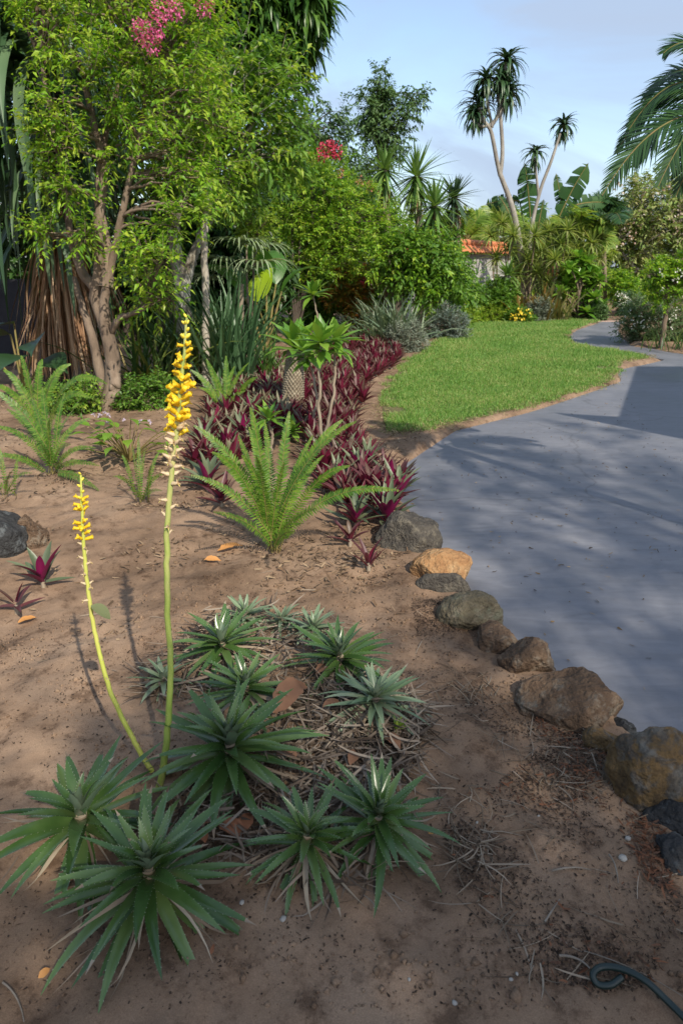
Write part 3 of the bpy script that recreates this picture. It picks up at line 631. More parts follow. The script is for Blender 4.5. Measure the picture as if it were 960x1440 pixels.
# round grey-green leaf caught on the thin stalk
p=PT(128,852,1.61); g=Geo(); straps(g,np.array([[0,0,0.]]),0.1,-.55,.062,.058,.5,7,.15,[.1,.7,.95,1,.9,.6,.1]); o=g.build('caught_leaf',leafmat('grey_green_leaf',[(.16,.19,.09),(.2,.22,.1)],.6,.3)); o.location=p
tag(o,'round grey-green leaf caught on the thin leaning flower stalk','leaf')
litter('path_litter',blobs(420,[(560,690),(580,640),(700,600),(880,560),(960,640),(960,900),(900,980),(800,930),(700,850),(620,760)],0,95),(.006,.03),(.003,.009),leafmat('path_litter_leaf',[(.05,.035,.022),(.16,.11,.06),(.28,.22,.15)],.9,0,spec=.15),.005,.3)
# pebbles
M_peb=noisemat('white_pebble',[(.3,(.25,.23,.20)),(.7,(.36,.34,.30))],40,.7,.2,.002)
def pebble(px,py,s,label):
    p=GH(px,py); bm=bmesh.new(); bmesh.ops.create_icosphere(bm,subdivisions=2,radius=1); zc=p[1]*cT+(CAMZ-p[2])*sT; r=s*zc/F/2*.8
    q=rng.uniform(0,20); 
    for v in bm.verts: v.co=Vector((v.co.x*r*1.2,v.co.y*r,v.co.z*r*.7))*(1+.25*mnoise.noise(v.co*1.3+Vector((q,0,0))))
    me=bpy.data.meshes.new('pebble'); bm.to_mesh(me); bm.free(); me.materials.append(M_peb)
    for f in me.polygons: f.use_smooth=True
    o=bpy.data.objects.new('pebble',me); COL.objects.link(o); o.location=(p[0],p[1],p[2]+r*.35); o.rotation_euler=(0,0,q); tag(o,label,'pebble')
pebble(882,1180,10,'white pebble nearest the dark mossy rock'); pebble(875,1208,14,'oval cream pebble, largest, below the white one by the rocks')
pebble(639,1411,9,'pale grey pebble alone near the lower sand edge by the hose side'); pebble(726,1370,6,'small white pebble between the hose loop and the bare sand')
pebble(757,1148,5,'tiny white pebble below the dark slab rock'); pebble(670,1157,5,'tiny white pebble on bare sand past the leaning rosette')
pebble(398,1293,11,'cream shell-like pebble under the drooping dry straw'); pebble(575,1378,6,'small pale pebble among dark crumbs below the straw')
pebble(340,1270,9,'white pebble touching a leaf tip of the largest rosette'); pebble(718,1378,7,'rounded light pebble beside the smaller white one near the hose')
_b=np.concatenate([LAWN_S[i]*(1-t)+LAWN_S[(i+1)%len(LAWN_S)]*t for i in range(len(LAWN_S)) for t in [rng.random((60,1))]]); _b=_b+rng.normal(0,.06,_b.shape)*np.array([1,1.5]); litter('dry_grass_edging',_b,(.015,.06),(.002,.006),leafmat('dry_grass',[(.10,.075,.04),(.24,.19,.10),(.33,.28,.16),(.16,.2,.05)],.9,.1,spec=.15),.02,.4)
# green hose with a loop
M_hose=plain('green_rubber',(.004,.015,.013),.45,.5)
pts=[]
for x,y,dz in ((985,1455,.02),(940,1410,.02),(905,1378,.025),(872,1362,.03),(845,1360,.03),(833,1370,.026),(840,1384,.02),(858,1385,.02),(874,1374,.022),(890,1360,.016)):
    q=GH(x,y,dz); pts.append(q+np.array([0,0,dz]))
g=Geo(); c=spline(pts[:9],90); tube(g,c,.0068,12); tube(g,[c[0],c[0]+np.array([.5,-.5,0])],.0068,12)
tag(g.build('garden_hose',M_hose),'dark green garden hose ending in a small loop on the sand','hose')
# larger sticks
M_stick=noisemat('bleached_stick',[(.3,(.13,.105,.08)),(.7,(.24,.205,.165))],30,.85,.3,.003)
def stick(a,b,r,label):
    A=GH(*a)+np.array([0,0,r+.004]); B=GH(*b)+np.array([0,0,r+.004]); c=bez(A,(A+B)/2+np.array([.01,.01,.008]),B,8); g=Geo(); tube(g,c,np.linspace(r*.7,r*.35,8),6,rough=.2)
    tag(g.build('stick',M_stick),label,'stick')
stick((785,1348),(828,1366),.0045,'pale bent stick pointing at the hose loop'); stick((775,1228),(830,1227),.0035,'straight grey twig lying across the dark mulch'); stick((765,1300),(786,1268),.0035,'short bleached twig leaning on the mulch below the straight grey twig')
stick((855,1205),(868,1245),.0035,'crooked brown twig under the flat blackish rock'); stick((820,1340),(960,1405),.002,'long thin brown stem running along the hose'); stick((5,1385),(35,1440),.003,'thin straw stem at the sand corner below the largest rosette')
# ------------------------------------------------------------------ ferns
rng = np.random.default_rng(300)
M_fern = leafmat('fern_green',[(.055,.135,.014),(.10,.20,.020),(.17,.26,.032)],.45,.32,noise_s=4)
M_fernd = leafmat('deep_fern_green',[(.045,.12,.014),(.085,.18,.02),(.14,.24,.03)],.45,.32,noise_s=4)
M_rach = noisemat('fern_rachis',[(.3,(.12,.13,.03)),(.7,(.2,.13,.05))],20,.6,.1,.002)
def pinnate(g, c, nP, pl, pw, ang=1.15, m=0, droop=.4, prof=((0,.12,.45,.8,1),(.25,.75,1,.6,.12)), start=.1, vee=.25, nseg=2, up=(0,0,1.)):
    """pinnae in pairs along a curve c"""
    T=nrm(np.gradient(c,axis=0)); t=np.linspace(start,.985,nP); f=t*(len(c)-1); i=np.minimum(f.astype(int),len(c)-2); r=(f-i)[:,None]
    P=c[i]*(1-r)+c[i+1]*r; D=nrm(T[i]*(1-r)+T[i+1]*r); S=nrm(np.cross(D,np.array(up)+rng.normal(0,.02,3))); Nn=np.cross(S,D)
    ln_=np.interp(t,*prof)*pl
    for sg in (1,-1):
        L=ln_*rng.uniform(.9,1.08,nP); a=ang+rng.normal(0,.06,nP)-.35*t
        d=nrm(S*sg*np.sin(a)[:,None]+D*np.cos(a)[:,None]+Nn*(vee+rng.normal(0,.08,nP))[:,None])
        wv=nrm(np.cross(Nn,d)); q=np.linspace(0,1,nseg+1); shp=np.interp(q,[0,.15,.6,1],[.75,1,.75,.05])
        Lf=[];Rt=[]
        for k,u in enumerate(q):
            p=P+d*(L*u)[:,None]+np.array([0,0,-1.])*(L*droop*u*u*.5)[:,None]; w_=wv*(pw*shp[k]*.5); Lf.append(p+w_);Rt.append(p-w_)
        V=np.stack([x for pr in zip(Lf,Rt) for x in pr],1); b=(np.arange(nP)*(2*(nseg+1)))[:,None,None]+(np.arange(nseg)*2)[None,:,None]
        g.add(V,np.concatenate([b,b+1,b+3,b+2],-1).reshape(-1,4),m)
def fern(base_px,label,fr,mat=None,pl=.045,pw=.0125,group=None,rach=.0022,cat='fern'):
    """fr: (tip px, tip py, depth offset of the tip, arch height)"""
    b=GH(*base_px); t=thing('sword_fern',label,cat,b,group)
    for tx,ty,dy,ar in fr:
        tip=PT(tx,ty,b[1]+dy); L=np.linalg.norm(tip-b); s=b+np.array([rng.normal(0,.02),rng.normal(0,.02),.01])
        mid=s*.45+tip*.55+np.array([0,0,ar]); mid[:2]=s[:2]*.62+tip[:2]*.38
        c=bez(s,mid,tip,26); g=Geo(); pinnate(g,c,int(L*70),pl*.78*np.clip(L/.6,.6,1.15),pw*.85,start=.10,nseg=2,vee=.1,up=(rng.normal(0,.45),-.7,.5),droop=.3); tube(g,c,np.linspace(rach,rach*.4,26),5,1)
        g.build('frond',[mat or M_fern,M_rach],t)
    return t
fern((385,778),'large bright green fern with arching fronds between the sand and the oyster plants',
 [(352,572,.05,.10),(407,578,.15,.10),(440,612,.25,.08),(482,590,.1,.16),(502,592,-.05,.18),(492,655,-.1,.17),(562,690,-.15,.20),(272,598,.0,.14),(268,668,-.1,.12),(298,636,-.2,.16),(335,612,.3,.05),(372,590,.4,.05),(455,640,.45,.12),(318,660,.2,.1),(425,640,.35,.06),(360,640,-.25,.12),(400,650,-.1,.05),(445,715,-.3,.06),(350,600,.3,.08),(415,748,-.5,.03),(300,720,-.3,.05),(340,640,-.05,.12)],M_fern,.050,.0135,'ferns in the bed',.0024)
fern((75,668),'wide fern with many spread fronds at the left bed edge, beside the lone oyster plant'.replace('left ',''),
 [(-15,545,.0,.14),(-10,600,-.2,.14),(60,545,.2,.12),(92,552,.3,.10),(128,588,.1,.14),(135,630,-.1,.12),(-20,640,-.3,.08),(30,590,.2,.1),(140,655,-.2,.08),(110,570,.4,.10),(10,575,.3,.1),(70,590,-.1,.1),(50,620,-.35,.08),(100,625,-.35,.08),(45,560,.45,.1),(140,690,-.35,.08)],M_fernd,.055,.014,'ferns in the bed')
fern((62,625),'tall fern sending one hooked frond over the bare trunk base',[(152,540,-.2,.42),(60,505,.2,.2),(5,520,.1,.2),(128,560,-.3,.3),(100,512,.1,.25),(30,500,.2,.2),(80,530,-.3,.2),(-15,540,-.2,.2)],M_fern,.06,.016,'ferns in the bed')
fern((200,708),'small upright fern just behind the thin flower stalk',[(172,640,.05,.08),(195,615,.15,.05),(225,635,.1,.08),(238,665,-.05,.08),(160,670,-.1,.08),(212,655,-.1,.04),(180,690,-.2,.04),(228,690,-.2,.04),(205,630,.25,.04),(186,622,.2,.05)],M_fernd,.045,.012,'ferns in the bed')
fern((316,585),'feathery pale green fern beside the edge of the oyster plant bed',[(268,520,.0,.10),(290,505,.1,.08),(318,500,.2,.05),(350,510,.15,.08),(362,530,-.05,.10),(280,545,-.1,.1),(345,550,-.1,.08),(300,520,.3,.05),(330,515,.3,.05)],M_fern,.07,.017,'ferns in the bed')
fern((15,700),'short dark fern at the foot of the wide fern',[(-30,640,.0,.08),(0,630,.1,.06),(28,640,.1,.06),(45,665,-.1,.08),(-25,680,-.1,.05),(20,660,-.2,.05)],M_fernd,.045,.012,'ferns in the bed')

M_cane=noisemat('grey_brown_cane',[(.3,(.16,.125,.09)),(.6,(.27,.22,.16)),(.8,(.36,.31,.25))],18,.85,.4,.004,6,(1,1,.3))
# ------------------------------------------------------------------ oyster plants (purple undersides)
M_rh = leafmat('oyster_leaf',[(.05,.028,.024),(.10,.05,.042),(.11,.12,.06),(.20,.15,.10)],.45,.14,under=[(.09,.010,.026),(.16,.015,.043),(.23,.03,.07)],gain=1.3)
M_rhg = leafmat('oyster_leaf_green',[(.055,.075,.04),(.09,.12,.06),(.15,.17,.10)],.42,.12,under=[(.14,.008,.05),(.26,.012,.09)],gain=1.3)
M_rhb = leafmat('burgundy_oyster_leaf',[(.06,.018,.02),(.10,.03,.032),(.085,.07,.04)],.45,.14,under=[(.085,.009,.022),(.14,.012,.036),(.20,.02,.055)],gain=1.3)
def oyster(label,loc,mat,n=15,L=.22,W=.042,group=None,el0=.35,seed=0):
    t=thing('oyster_plant',label,'oyster plant',loc,group); g=Geo(); f=np.arange(n)/n; az=np.arange(n)*GA+seed+rng.normal(0,.2,n)
    straps(g,np.array(loc)+np.stack([.01*np.cos(az),.01*np.sin(az),np.full(n,.02)+.05*f],-1),az,np.interp(f,[0,1],[el0,1.35])+rng.normal(0,.15,n),L*rng.uniform(.7,1.15,n)*np.interp(f,[0,.5,1],[.9,1,.7]),W,rng.uniform(.05,.6,n),6,.55,[.8,1,.95,.8,.5,.04],1.5,side_bend=rng.normal(0,.2,n))
    g.build('leaves',mat,t); g=Geo(); tube(g,[np.array(loc)+np.array([0,0,-.03]),np.array(loc)+np.array([0,0,.035])],[.012,.010],6); g.build('stem',M_cane,t); return t
# the nearer single ones
ONE=[((62,826),.20,M_rhg,'lone oyster plant with magenta undersides on open sand by the black boulder',11,.45),
 ((518,803),.13,M_rhb,'small bright magenta oyster plant in front of the dark grey rock',8,.7),
 ((545,742),.24,M_rhg,'grey-green and purple oyster plant touching the rounded dark grey rock',15,.4),
 ((500,742),.21,M_rhg,'broad oyster plant between the fern tip and the small magenta one',14,.35),
 ((520,705),.25,M_rhb,'dark purple oyster plant at the bend where bed meets path',14,.45),
 ((478,700),.22,M_rhb,'dusky oyster plant half under the longest fern frond',14,.4),
 ((548,695),.22,M_rhg,'oyster plant leaning over the path edge below the dry leaf',13,.4),
 ((455,672),.24,M_rhb,'deep purple oyster plant right behind the large fern',14,.5),
 ((492,768),.14,M_rhb,'little purple oyster plant by the dry bits below the broad one',9,.4),
 ((292,692),.26,M_rhg,'dark oyster plant with strap leaves between the thick stalk and the large fern',14,.4),
 ((312,712),.18,M_rhb,'low purple oyster plant under the fern frond tips near the thick stalk',11,.35),
 ((275,655),.22,M_rhb,'spreading oyster plant just behind the thick flower stalk',13,.35),
 ((318,640),.22,M_rhg,'oyster plant between the spreading one and the bed',13,.45),
 ((25,862),.14,M_rhb,'flopped purple oyster shoot lying below the black boulder',6,.05)]
for k,(p,L,m,lb,n,e) in enumerate(ONE):
    oyster(lb,GH(*p),m,n,L,L*.2,'oyster plants at the bed front',e,k)
rng=np.random.default_rng(311)
BEDA=[(280,655),(296,585),(318,545),(345,527),(400,516),(412,560),(405,610),(360,640),(320,670)]
BEDB=[(452,508),(478,482),(518,476),(556,487),(566,502),(548,528),(522,548),(498,548),(468,532)]
BEDC=[(402,565),(438,538),(500,550),(512,572),(497,602),(507,645),(455,655),(420,625)]
BEDD=[(440,655),(505,648),(548,672),(572,715),(540,745),(490,735),(450,700)]
for poly,lab,grp,mats,dist,mx in ((BEDD,'dusky purple oyster plant in the tight cluster between the large fern and the path','purple oyster plants by the path',(M_rhb,M_rhg,M_rhb),.15,24),(BEDA,'pinkish oyster plant in the mixed bed patch behind the large fern and thick stalk','pinkish oyster plant patch',(M_rh,M_rh,M_rhg),.16,90),(BEDB,'burgundy oyster plant in the dark patch below the variegated strap clump','burgundy oyster plant patch',(M_rhb,M_rhb,M_rh),.17,100),(BEDC,'rose-tinged oyster plant in the patch around the thin-stemmed rosettes','rose-tinged oyster plant patch',(M_rh,M_rhb,M_rhb),.17,70)):
    protos=[]; got=[]; tries=0
    for q in scatter_px(poly,5000):
        if all((q[0]-a[0])**2+(q[1]-a[1])**2>dist*dist for a in got): got.append(q)
        if len(got)>=mx: break
    for k,q in enumerate(got):
        z=float(hgt(q[:1],q[1:2])[0])
        if k<6: protos.append(oyster(lab,(q[0],q[1],z),mats[k%3],21,.215,.036,grp,.62,k))
        else: dup(protos[k%6],(q[0],q[1],z),rng.uniform(0,6.28),rng.uniform(.8,1.15))

# ------------------------------------------------------------------ strap-leaved clumps
def clump(name,label,cat,base_px,h_px,n,mat,W=.025,el=(.75,1.45),droop=(.3,1.2),spread=.12,group=None,b=None,nseg=7,L=None,shape=None,side=.15,fold=.3,deadn=0,mats=None):
    b=GH(*base_px) if b is None else np.asarray(b); zc=b[1]*cT+(CAMZ-b[2])*sT; H=(L or h_px*zc/F*1.12)
    t=thing(name,label,cat,b,group); g=Geo(); az=rng.uniform(0,6.28,n)
    straps(g,b+np.stack([rng.normal(0,spread,n),rng.normal(0,spread,n),np.zeros(n)],-1),az,rng.uniform(*el,n),H*rng.uniform(.65,1.1,n),W*rng.uniform(.7,1.2,n),rng.uniform(*droop,n),nseg,fold,shape or [.7,.9,1,.95,.75,.4,.03],1.8,side_bend=rng.normal(0,side,n),roll=rng.normal(0,.25,n))
    g.build('leaves',mat,t)
    if deadn:
        g=Geo(); az=rng.uniform(0,6.28,deadn); straps(g,b+np.stack([rng.normal(0,spread,deadn),rng.normal(0,spread,deadn),np.zeros(deadn)],-1),az,rng.uniform(.1,.8,deadn),H*rng.uniform(.4,.8,deadn),W*.6,rng.uniform(.4,1.4,deadn),6,.3,None,1.5,side_bend=rng.normal(0,.3,deadn)); g.build('dry_leaves',M_straw,t)
    return t
M_strapb=leafmat('blue_green_strap',[(.035,.085,.035),(.06,.13,.055),(.10,.18,.09)],.4,.22)
M_strapv=leafmat('variegated_strap',[(.06,.10,.055),(.11,.16,.09),(.22,.27,.17),(.08,.13,.07)],.45,.2)
M_strapd=leafmat('dark_strap',[(.025,.06,.015),(.05,.10,.02),(.16,.18,.035)],.4,.25)
M_yelstrap=leafmat('yellow_strap',[(.22,.22,.03),(.32,.27,.06),(.15,.09,.04)],.5,.3)
clump('flax_clump','big blue-green flax clump behind the feathery pale fern','flax plant',(322,545),150,150,M_strapb,.040,(.85,1.5),(.1,.9),.13,deadn=10)
clump('flax_clump','grey-green variegated strap clump behind the burgundy oyster patch','flax plant',(545,487),72,190,M_strapv,.040,(.6,1.45),(.3,1.1),.20)
clump('flax_clump','sparse dark strap clump with yellowing blades beside the lichen-grey trunk','flax plant',(222,548),115,60,M_strapd,.035,(.7,1.4),(.2,1.2),.15,deadn=25)
clump('flax_clump','dark strap clump right behind the lichen-grey trunk','flax plant',(262,535),110,80,M_strapd,.035,(.8,1.5),(.2,1.0),.15)
clump('yellow_strap_plant','low plant with yellow and green straps beneath the sparse dark clump','strap plant',(205,550),60,24,M_yelstrap,.03,(.6,1.3),(.1,.7),.08)
clump('lily_clump','pale mid-green lily clump beside the blue-green flax','lily plant',(372,535),75,60,leafmat('lily_leaf',[(.06,.14,.03),(.12,.2,.05)],.4,.3),.03,(.5,1.4),(.4,1.6),.10)
clump('bronze_strap_plant','bronze and orange strap plant under the aloe tree','strap plant',(748,450),48,60,leafmat('bronze_strap',[(.12,.10,.03),(.24,.14,.04),(.30,.20,.06),(.1,.14,.04)],.5,.25),.08,(.7,1.45),(.1,.8),.25)
clump('bronze_strap_plant','olive bronze strap plant by the glossy round-leaved shrub','strap plant',(782,451),50,50,leafmat('olive_bronze',[(.10,.12,.04),(.18,.15,.05),(.12,.16,.05)],.5,.25),.08,(.8,1.45),(.1,.8),.2)
clump('strap_plant','green strap tuft at the foot of the grey mound by the aloe tree','strap plant',(775,447),30,40,M_strapd,.05,(.6,1.4),(.2,1),.15)

# ------------------------------------------------------------------ plants with rosettes of spatulate leaves on thin stems, and the scaly trunk
M_spat=leafmat('glossy_light_leaf',[(.08,.19,.025),(.13,.27,.035),(.22,.34,.05)],.35,.3)
M_cane=noisemat('grey_brown_cane',[(.3,(.16,.125,.09)),(.6,(.27,.22,.16)),(.8,(.36,.31,.25))],18,.85,.4,.004,6,(1,1,.3))
def head(g,c,n,L,W,el=(-.35,1.4),droop=(.1,.7),shape=(.3,.55,.9,1,.9,.4,.04),fold=.25,nseg=6,m=0,minel=-1.2,p=1.5):
    f=(np.arange(n)+.5)/n; az=np.arange(n)*GA+rng.uniform(0,6)+rng.normal(0,.15,n)
    straps(g,np.asarray(c)+np.zeros((n,3)),az,np.interp(f,[0,1],el)+rng.normal(0,.12,n),L*rng.uniform(.8,1.1,n)*np.interp(f,[0,.7,1],[1,1,.6]),W,rng.uniform(*droop,n),nseg,fold,list(shape),p,side_bend=rng.normal(0,.15,n),minel=minel)
def caned(name,label,cat,base,path,r,heads,mat,cmat,group=None,partn='stem'):
    t=thing(name,label,cat,base,group)
    for k,(pts) in enumerate(path):
        g=Geo(); c=spline(pts,22); c[1:-1]+=rng.normal(0,.004,(20,3)); tube(g,c,np.linspace(r,r*.7,22),7,rough=.12); g.build(partn,cmat,t)
    for h in heads:
        g=Geo(); head(g,*h); g.build('leaf_rosette',mat,t)
    return t
for px0,bpy_,topx,topy,lab,kx in ((448,640,472,480,'thin-stemmed rosette plant with the tallest straight stem, nearest the lawn',8),(455,660,452,482,'thin-stemmed rosette plant with a bright top, middle of the trio',-4),(430,620,432,498,'thin-stemmed rosette plant with a kinked stem touching the scaly trunk',14)):
    b=GH(px0,bpy_); Yb=b[1]; top=PT(topx,topy,Yb+.05); mid=PT((px0+topx)/2+kx,(bpy_+topy)/2,Yb)
    caned('cane_plant',lab,'cane plant',b,[[b-np.array([0,0,.03]),mid,top]],.013,[(top,26,.24,.062,(-.3,1.4),(.1,.8)),(top+np.array([0,0,-.05]),12,.20,.05,(-.5,.3))],M_spat,M_cane,'thin-stemmed rosette plants')
def scaly():
    m,nt,nd,ln,b=newmat('leaf_scar_bark'); tc=nd.new('ShaderNodeTexCoord')
    n=nd.new('ShaderNodeTexNoise'); n.inputs['Scale'].default_value=14; ln.new(tc.outputs['Object'],n.inputs['Vector']); r=ramp(nd,[(.3,(.12,.095,.065)),(.6,(.22,.185,.13)),(.8,(.32,.28,.21))]); ln.new(n.outputs['Fac'],r.inputs['Fac']); ln.new(r.outputs[0],b.inputs['Base Color']); b.inputs['Roughness'].default_value=.85
    return m
M_scar=scaly()
b=GH(410,585); top=PT(417,492,b[1]+.05); t=thing('scaly_trunk_plant','short thick trunk covered in diamond leaf scars with a leafy top, in the oyster bed','succulent',b)
# diamond scar relief modelled in the mesh
rows,cols=90,80; c=bez(b-np.array([0,0,.05]),(b+top)/2+np.array([-.01,0,0]),top,rows); r=np.linspace(.112,.085,rows); T=nrm(np.gradient(c,axis=0)); A=nrm(np.cross(T,[0,1,0])); B=np.cross(T,A); an=np.arange(cols)/cols*6.283
rel=np.array([[abs(math.sin(an[j]*8+i*.55))*abs(math.sin(an[j]*8-i*.55)) for j in range(cols)] for i in range(rows)])
V=c[:,None,:]+(r[:,None]*(.86+.24*rel))[...,None]*(np.cos(an)[None,:,None]*A[:,None,:]+np.sin(an)[None,:,None]*B[:,None,:])
i=np.arange(rows-1)[:,None]*cols; j=np.arange(cols)[None,:]; g=Geo(); FF=np.stack([i+j,i+(j+1)%cols,i+cols+(j+1)%cols,i+cols+j],-1).reshape(-1,4); lowf=rel.reshape(-1)[FF].mean(1)<.2; g.add(V,FF[~lowf]); g.add(V,FF[lowf],1); g.add(np.vstack([V[-1],c[-1]]),np.stack([np.arange(cols),(np.arange(cols)+1)%cols,np.full(cols,cols)],-1)); g.build('trunk',[M_scar,noisemat('scar_groove',[(.3,(.07,.05,.035)),(.7,(.12,.09,.06))],20,.9,.3,.003)],t)
g=Geo(); head(g,top,34,.40,.085,(-.15,1.45),(.2,.9)); head(g,top+np.array([.05,0,.03]),16,.3,.07,(.3,1.4)); g.build('leaf_crown',M_spat,t)
for px,py,tx,ty,s,lab in ((545,470,545,400,.34,'single-stemmed bright rosette plant rising out of the variegated strap clump'),(592,462,590,395,.20,'spindly single-stemmed plant with a small flat top behind the blue-grey mounds'),(455,520,440,415,.30,'leafy rosette shrublet behind the trio of thin-stemmed plants'),(380,640,378,590,.16,'small leafy shoot at the scaly trunk foot')):
    b=GH(px,py); top=PT(tx,ty,b[1]); caned('cane_plant',lab,'cane plant',b,[[b,(b+top)/2+np.array([.02,0,0]),top]],.014,[(top,28,s,s*.24,(-.3,1.4),(.1,.8))],M_spat,M_cane)
b=GH(390,618); g=Geo(); t=thing('leafy_sprout','bright leafy sprout low in front of the scaly trunk','plant',b); head(g,b+np.array([.12,0,.06]),16,.2,.055); g.build('leaves',M_spat,t)

# ------------------------------------------------------------------ broad-leaved plants
def broad(name,label,cat,base,lv,mat,smat,petiole=.006,ns=10,shape=(.05,.6,.92,1,.95,.85,.65,.4,.2,.08,.01),fold=.2):
    """lv: (leaf base point, azimuth, elevation, length, width, droop)"""
    t=thing(name,label,cat,base); b=np.asarray(base,float)
    for p,az,el,L,W,dr in lv:
        p=np.asarray(p,float); g=Geo(); c=bez(b,(b*.4+p*.6)+np.array([0,0,.1*np.linalg.norm(p-b)]),p,8); tube(g,c,np.linspace(petiole*1.4,petiole,8),6,0)
        g2=Geo(); straps(g2,p[None],az,el,L,W,dr,ns,fold,list(shape),1.4,roll=rng.normal(0,.25)); lf=g2.build('leaf',mat,t); lf['_o']=list(t['_o']); g.build('leaf_stalk',smat,lf)
    return t
M_vleaf=leafmat('oval_leaf',[(.07,.17,.02),(.13,.25,.03),(.24,.34,.04)],.4,.3)
b=GH(182,650); lv=[]
for k in range(34):
    a=rng.uniform(0,6.28); rr=rng.uniform(.05,.33); p=b+np.array([math.cos(a)*rr,math.sin(a)*rr*.8,rng.uniform(.12,.36)-rr*.25]); lv.append((p,a,rng.uniform(-.3,.5),.13,.07,.6))
broad('leafy_plant','low oval-leaved plant with pale lilac buds between the ferns and the trunk','plant',b,lv,M_vleaf,M_rach,.003,6)
g=Geo()
# lilac buds live on that plant
pl_=bpy.data.objects['leafy_plant']; P=b+np.column_stack([rng.uniform(-.2,.25,9),rng.uniform(-.2,.1,9),rng.uniform(.28,.40,9)]); D=rdir(40); M_lil=leafmat('lilac_petal',[(.42,.33,.45),(.52,.45,.55)],.6,.3)
for q in P:
    g=Geo(); leaves(g,q+np.zeros((10,3)),rdir(10)+np.array([0,0,.5]),.022,.012); g.build('lilac_bud',M_lil,pl_)
M_taro=leafmat('dark_taro',[(.018,.045,.018),(.03,.07,.025)],.35,.15)
b=GH(35,555); broad('taro_plant','dark broad-leaved plant in the shade below the charcoal screen','plant',b,[(PT(x,y,b[1]+dz),az,.0,.5,.34,.6) for x,y,dz,az in ((15,470,.1,3.6),(50,478,.0,5.0),(30,500,-.2,4.6),(-10,500,.1,3.4),(62,505,.1,5.6),(20,455,.3,4.2))],M_taro,M_rach,.01,8)
M_lime=leafmat('lime_big_leaf',[(.28,.44,.02),(.36,.52,.03)],.35,.5,gain=1.8)
M_ban=leafmat('broad_green_leaf',[(.04,.12,.02),(.07,.17,.03)],.35,.35)
b=GH(375,505); Yb=b[1]; t=broad('canna_plant','tall paddle-leaved plant with one lime leaf behind the flax clump','canna',b,[(PT(350,430,Yb+.3),2.4,1.3,1.0,.34,1.4),(PT(388,400,Yb+.4),1.9,1.2,1.1,.42,1.9),(PT(396,410,Yb+.2),.4,1.0,.9,.36,1.6),(PT(345,420,Yb),3.3,1.1,1.0,.3,1.5),(PT(375,400,Yb+.5),4.3,1.3,1.0,.40,1.7)],M_ban,M_rach,.014,10)
b=GH(385,500); broad('lime_leaf_plant','single lime yellow paddle leaf beside the tall paddle-leaved plant','canna',b,[(PT(360,425,b[1]-.3),.9,1.15,.72,.42,.7)],M_lime,M_rach,.012,10)
# fan-like pale palm leaves beneath the glossy tree
M_fan=leafmat('pale_fan_leaf',[(.14,.21,.10),(.21,.28,.15),(.28,.35,.22)],.5,.25)
b=GH(340,528); t=thing('fan_palm','pale fan palm with drooping thin leaf fingers beside the lime leaf','palm',b)
g=Geo(); tube(g,[b,PT(338,400,b[1])],[.05,.04],7); g.build('trunk',M_cane,t)
for k,(x,y) in enumerate(((338,345),(362,352),(318,370),(345,385),(300,395),(365,375))):
    c=PT(x,y,b[1]+rng.uniform(-.3,.3)); g=Geo(); n=22; a=np.linspace(-2.2,2.2,n)+rng.uniform(-.3,.3); az0=[4.7,5.6,3.9,4.7,3.4,5.4][k]; straps(g,c+np.zeros((n,3)),az0+a*.75,.55-.0*a,.55*rng.uniform(.8,1.1,n),.035,rng.uniform(1.2,2.0,n),7,.4,None,1.4)
    tube(g,bez(PT(338,400,b[1]),(PT(338,400,b[1])+c)/2+np.array([0,0,.15]),c,6),.008,5); g.build('fan_leaf',M_fan,t)
# ------------------------------------------------------------------ trees and shrubs
rng=np.random.default_rng(500)
B_brown=noisemat('brown_bark',[(.3,(.075,.055,.04)),(.5,(.17,.125,.09)),(.75,(.28,.22,.165))],7,.9,.6,.012,8,(1,1,.35))
B_lich=noisemat('lichen_bark',[(.35,(.10,.085,.06)),(.48,(.24,.22,.18)),(.6,(.42,.41,.36))],9,.9,.5,.01,8,(1,1,.6))
B_dark=noisemat('dark_bark',[(.3,(.035,.028,.022)),(.6,(.09,.07,.055)),(.8,(.15,.12,.09))],8,.9,.5,.01,8,(1,1,.4))
B_pale=noisemat('pale_bark',[(.3,(.26,.225,.18)),(.55,(.40,.36,.30)),(.75,(.50,.46,.40))],6,.85,.35,.008,8,(1,1,.5))
L_bright=leafmat('bright_green_leaf',[(.075,.18,.014),(.14,.29,.02),(.22,.38,.028),(.36,.46,.045)],.42,.42,noise_s=1.6)
L_mid=leafmat('mid_green_leaf',[(.055,.135,.018),(.10,.21,.026),(.18,.30,.045)],.42,.38,noise_s=1.2)
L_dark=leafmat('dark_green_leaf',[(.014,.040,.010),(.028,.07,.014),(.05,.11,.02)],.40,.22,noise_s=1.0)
L_blue=leafmat('blue_green_leaf',[(.045,.10,.03),(.08,.15,.05),(.12,.20,.07)],.45,.28,noise_s=1.0)
L_yel=leafmat('yellow_green_leaf',[(.13,.24,.025),(.22,.34,.04),(.34,.42,.06)],.42,.42,noise_s=1.0)
L_olive=leafmat('olive_grey_leaf',[(.09,.16,.03),(.16,.24,.05),(.25,.31,.09),(.30,.29,.13)],.6,.25,noise_s=.8)
L_silver=leafmat('silver_leaf',[(.10,.13,.09),(.17,.20,.15),(.24,.27,.21)],.6,.15)
L_pink=leafmat('pink_petal',[(.50,.06,.22),(.62,.13,.32),(.70,.25,.42)],.6,.35,gain=1.1)
L_red=leafmat('red_petal',[(.45,.02,.06),(.55,.05,.12),(.50,.10,.14)],.6,.3,gain=1.1)
L_white=leafmat('white_petal',[(.62,.62,.55),(.75,.74,.70)],.6,.3,gain=1.0)
def C(px,py,Y,r,dy=0): # clump from a pixel, radius in pixels
    return (PT(px,py,Y+dy), np.array([r,r*1.0,r*.9])*M(Y))
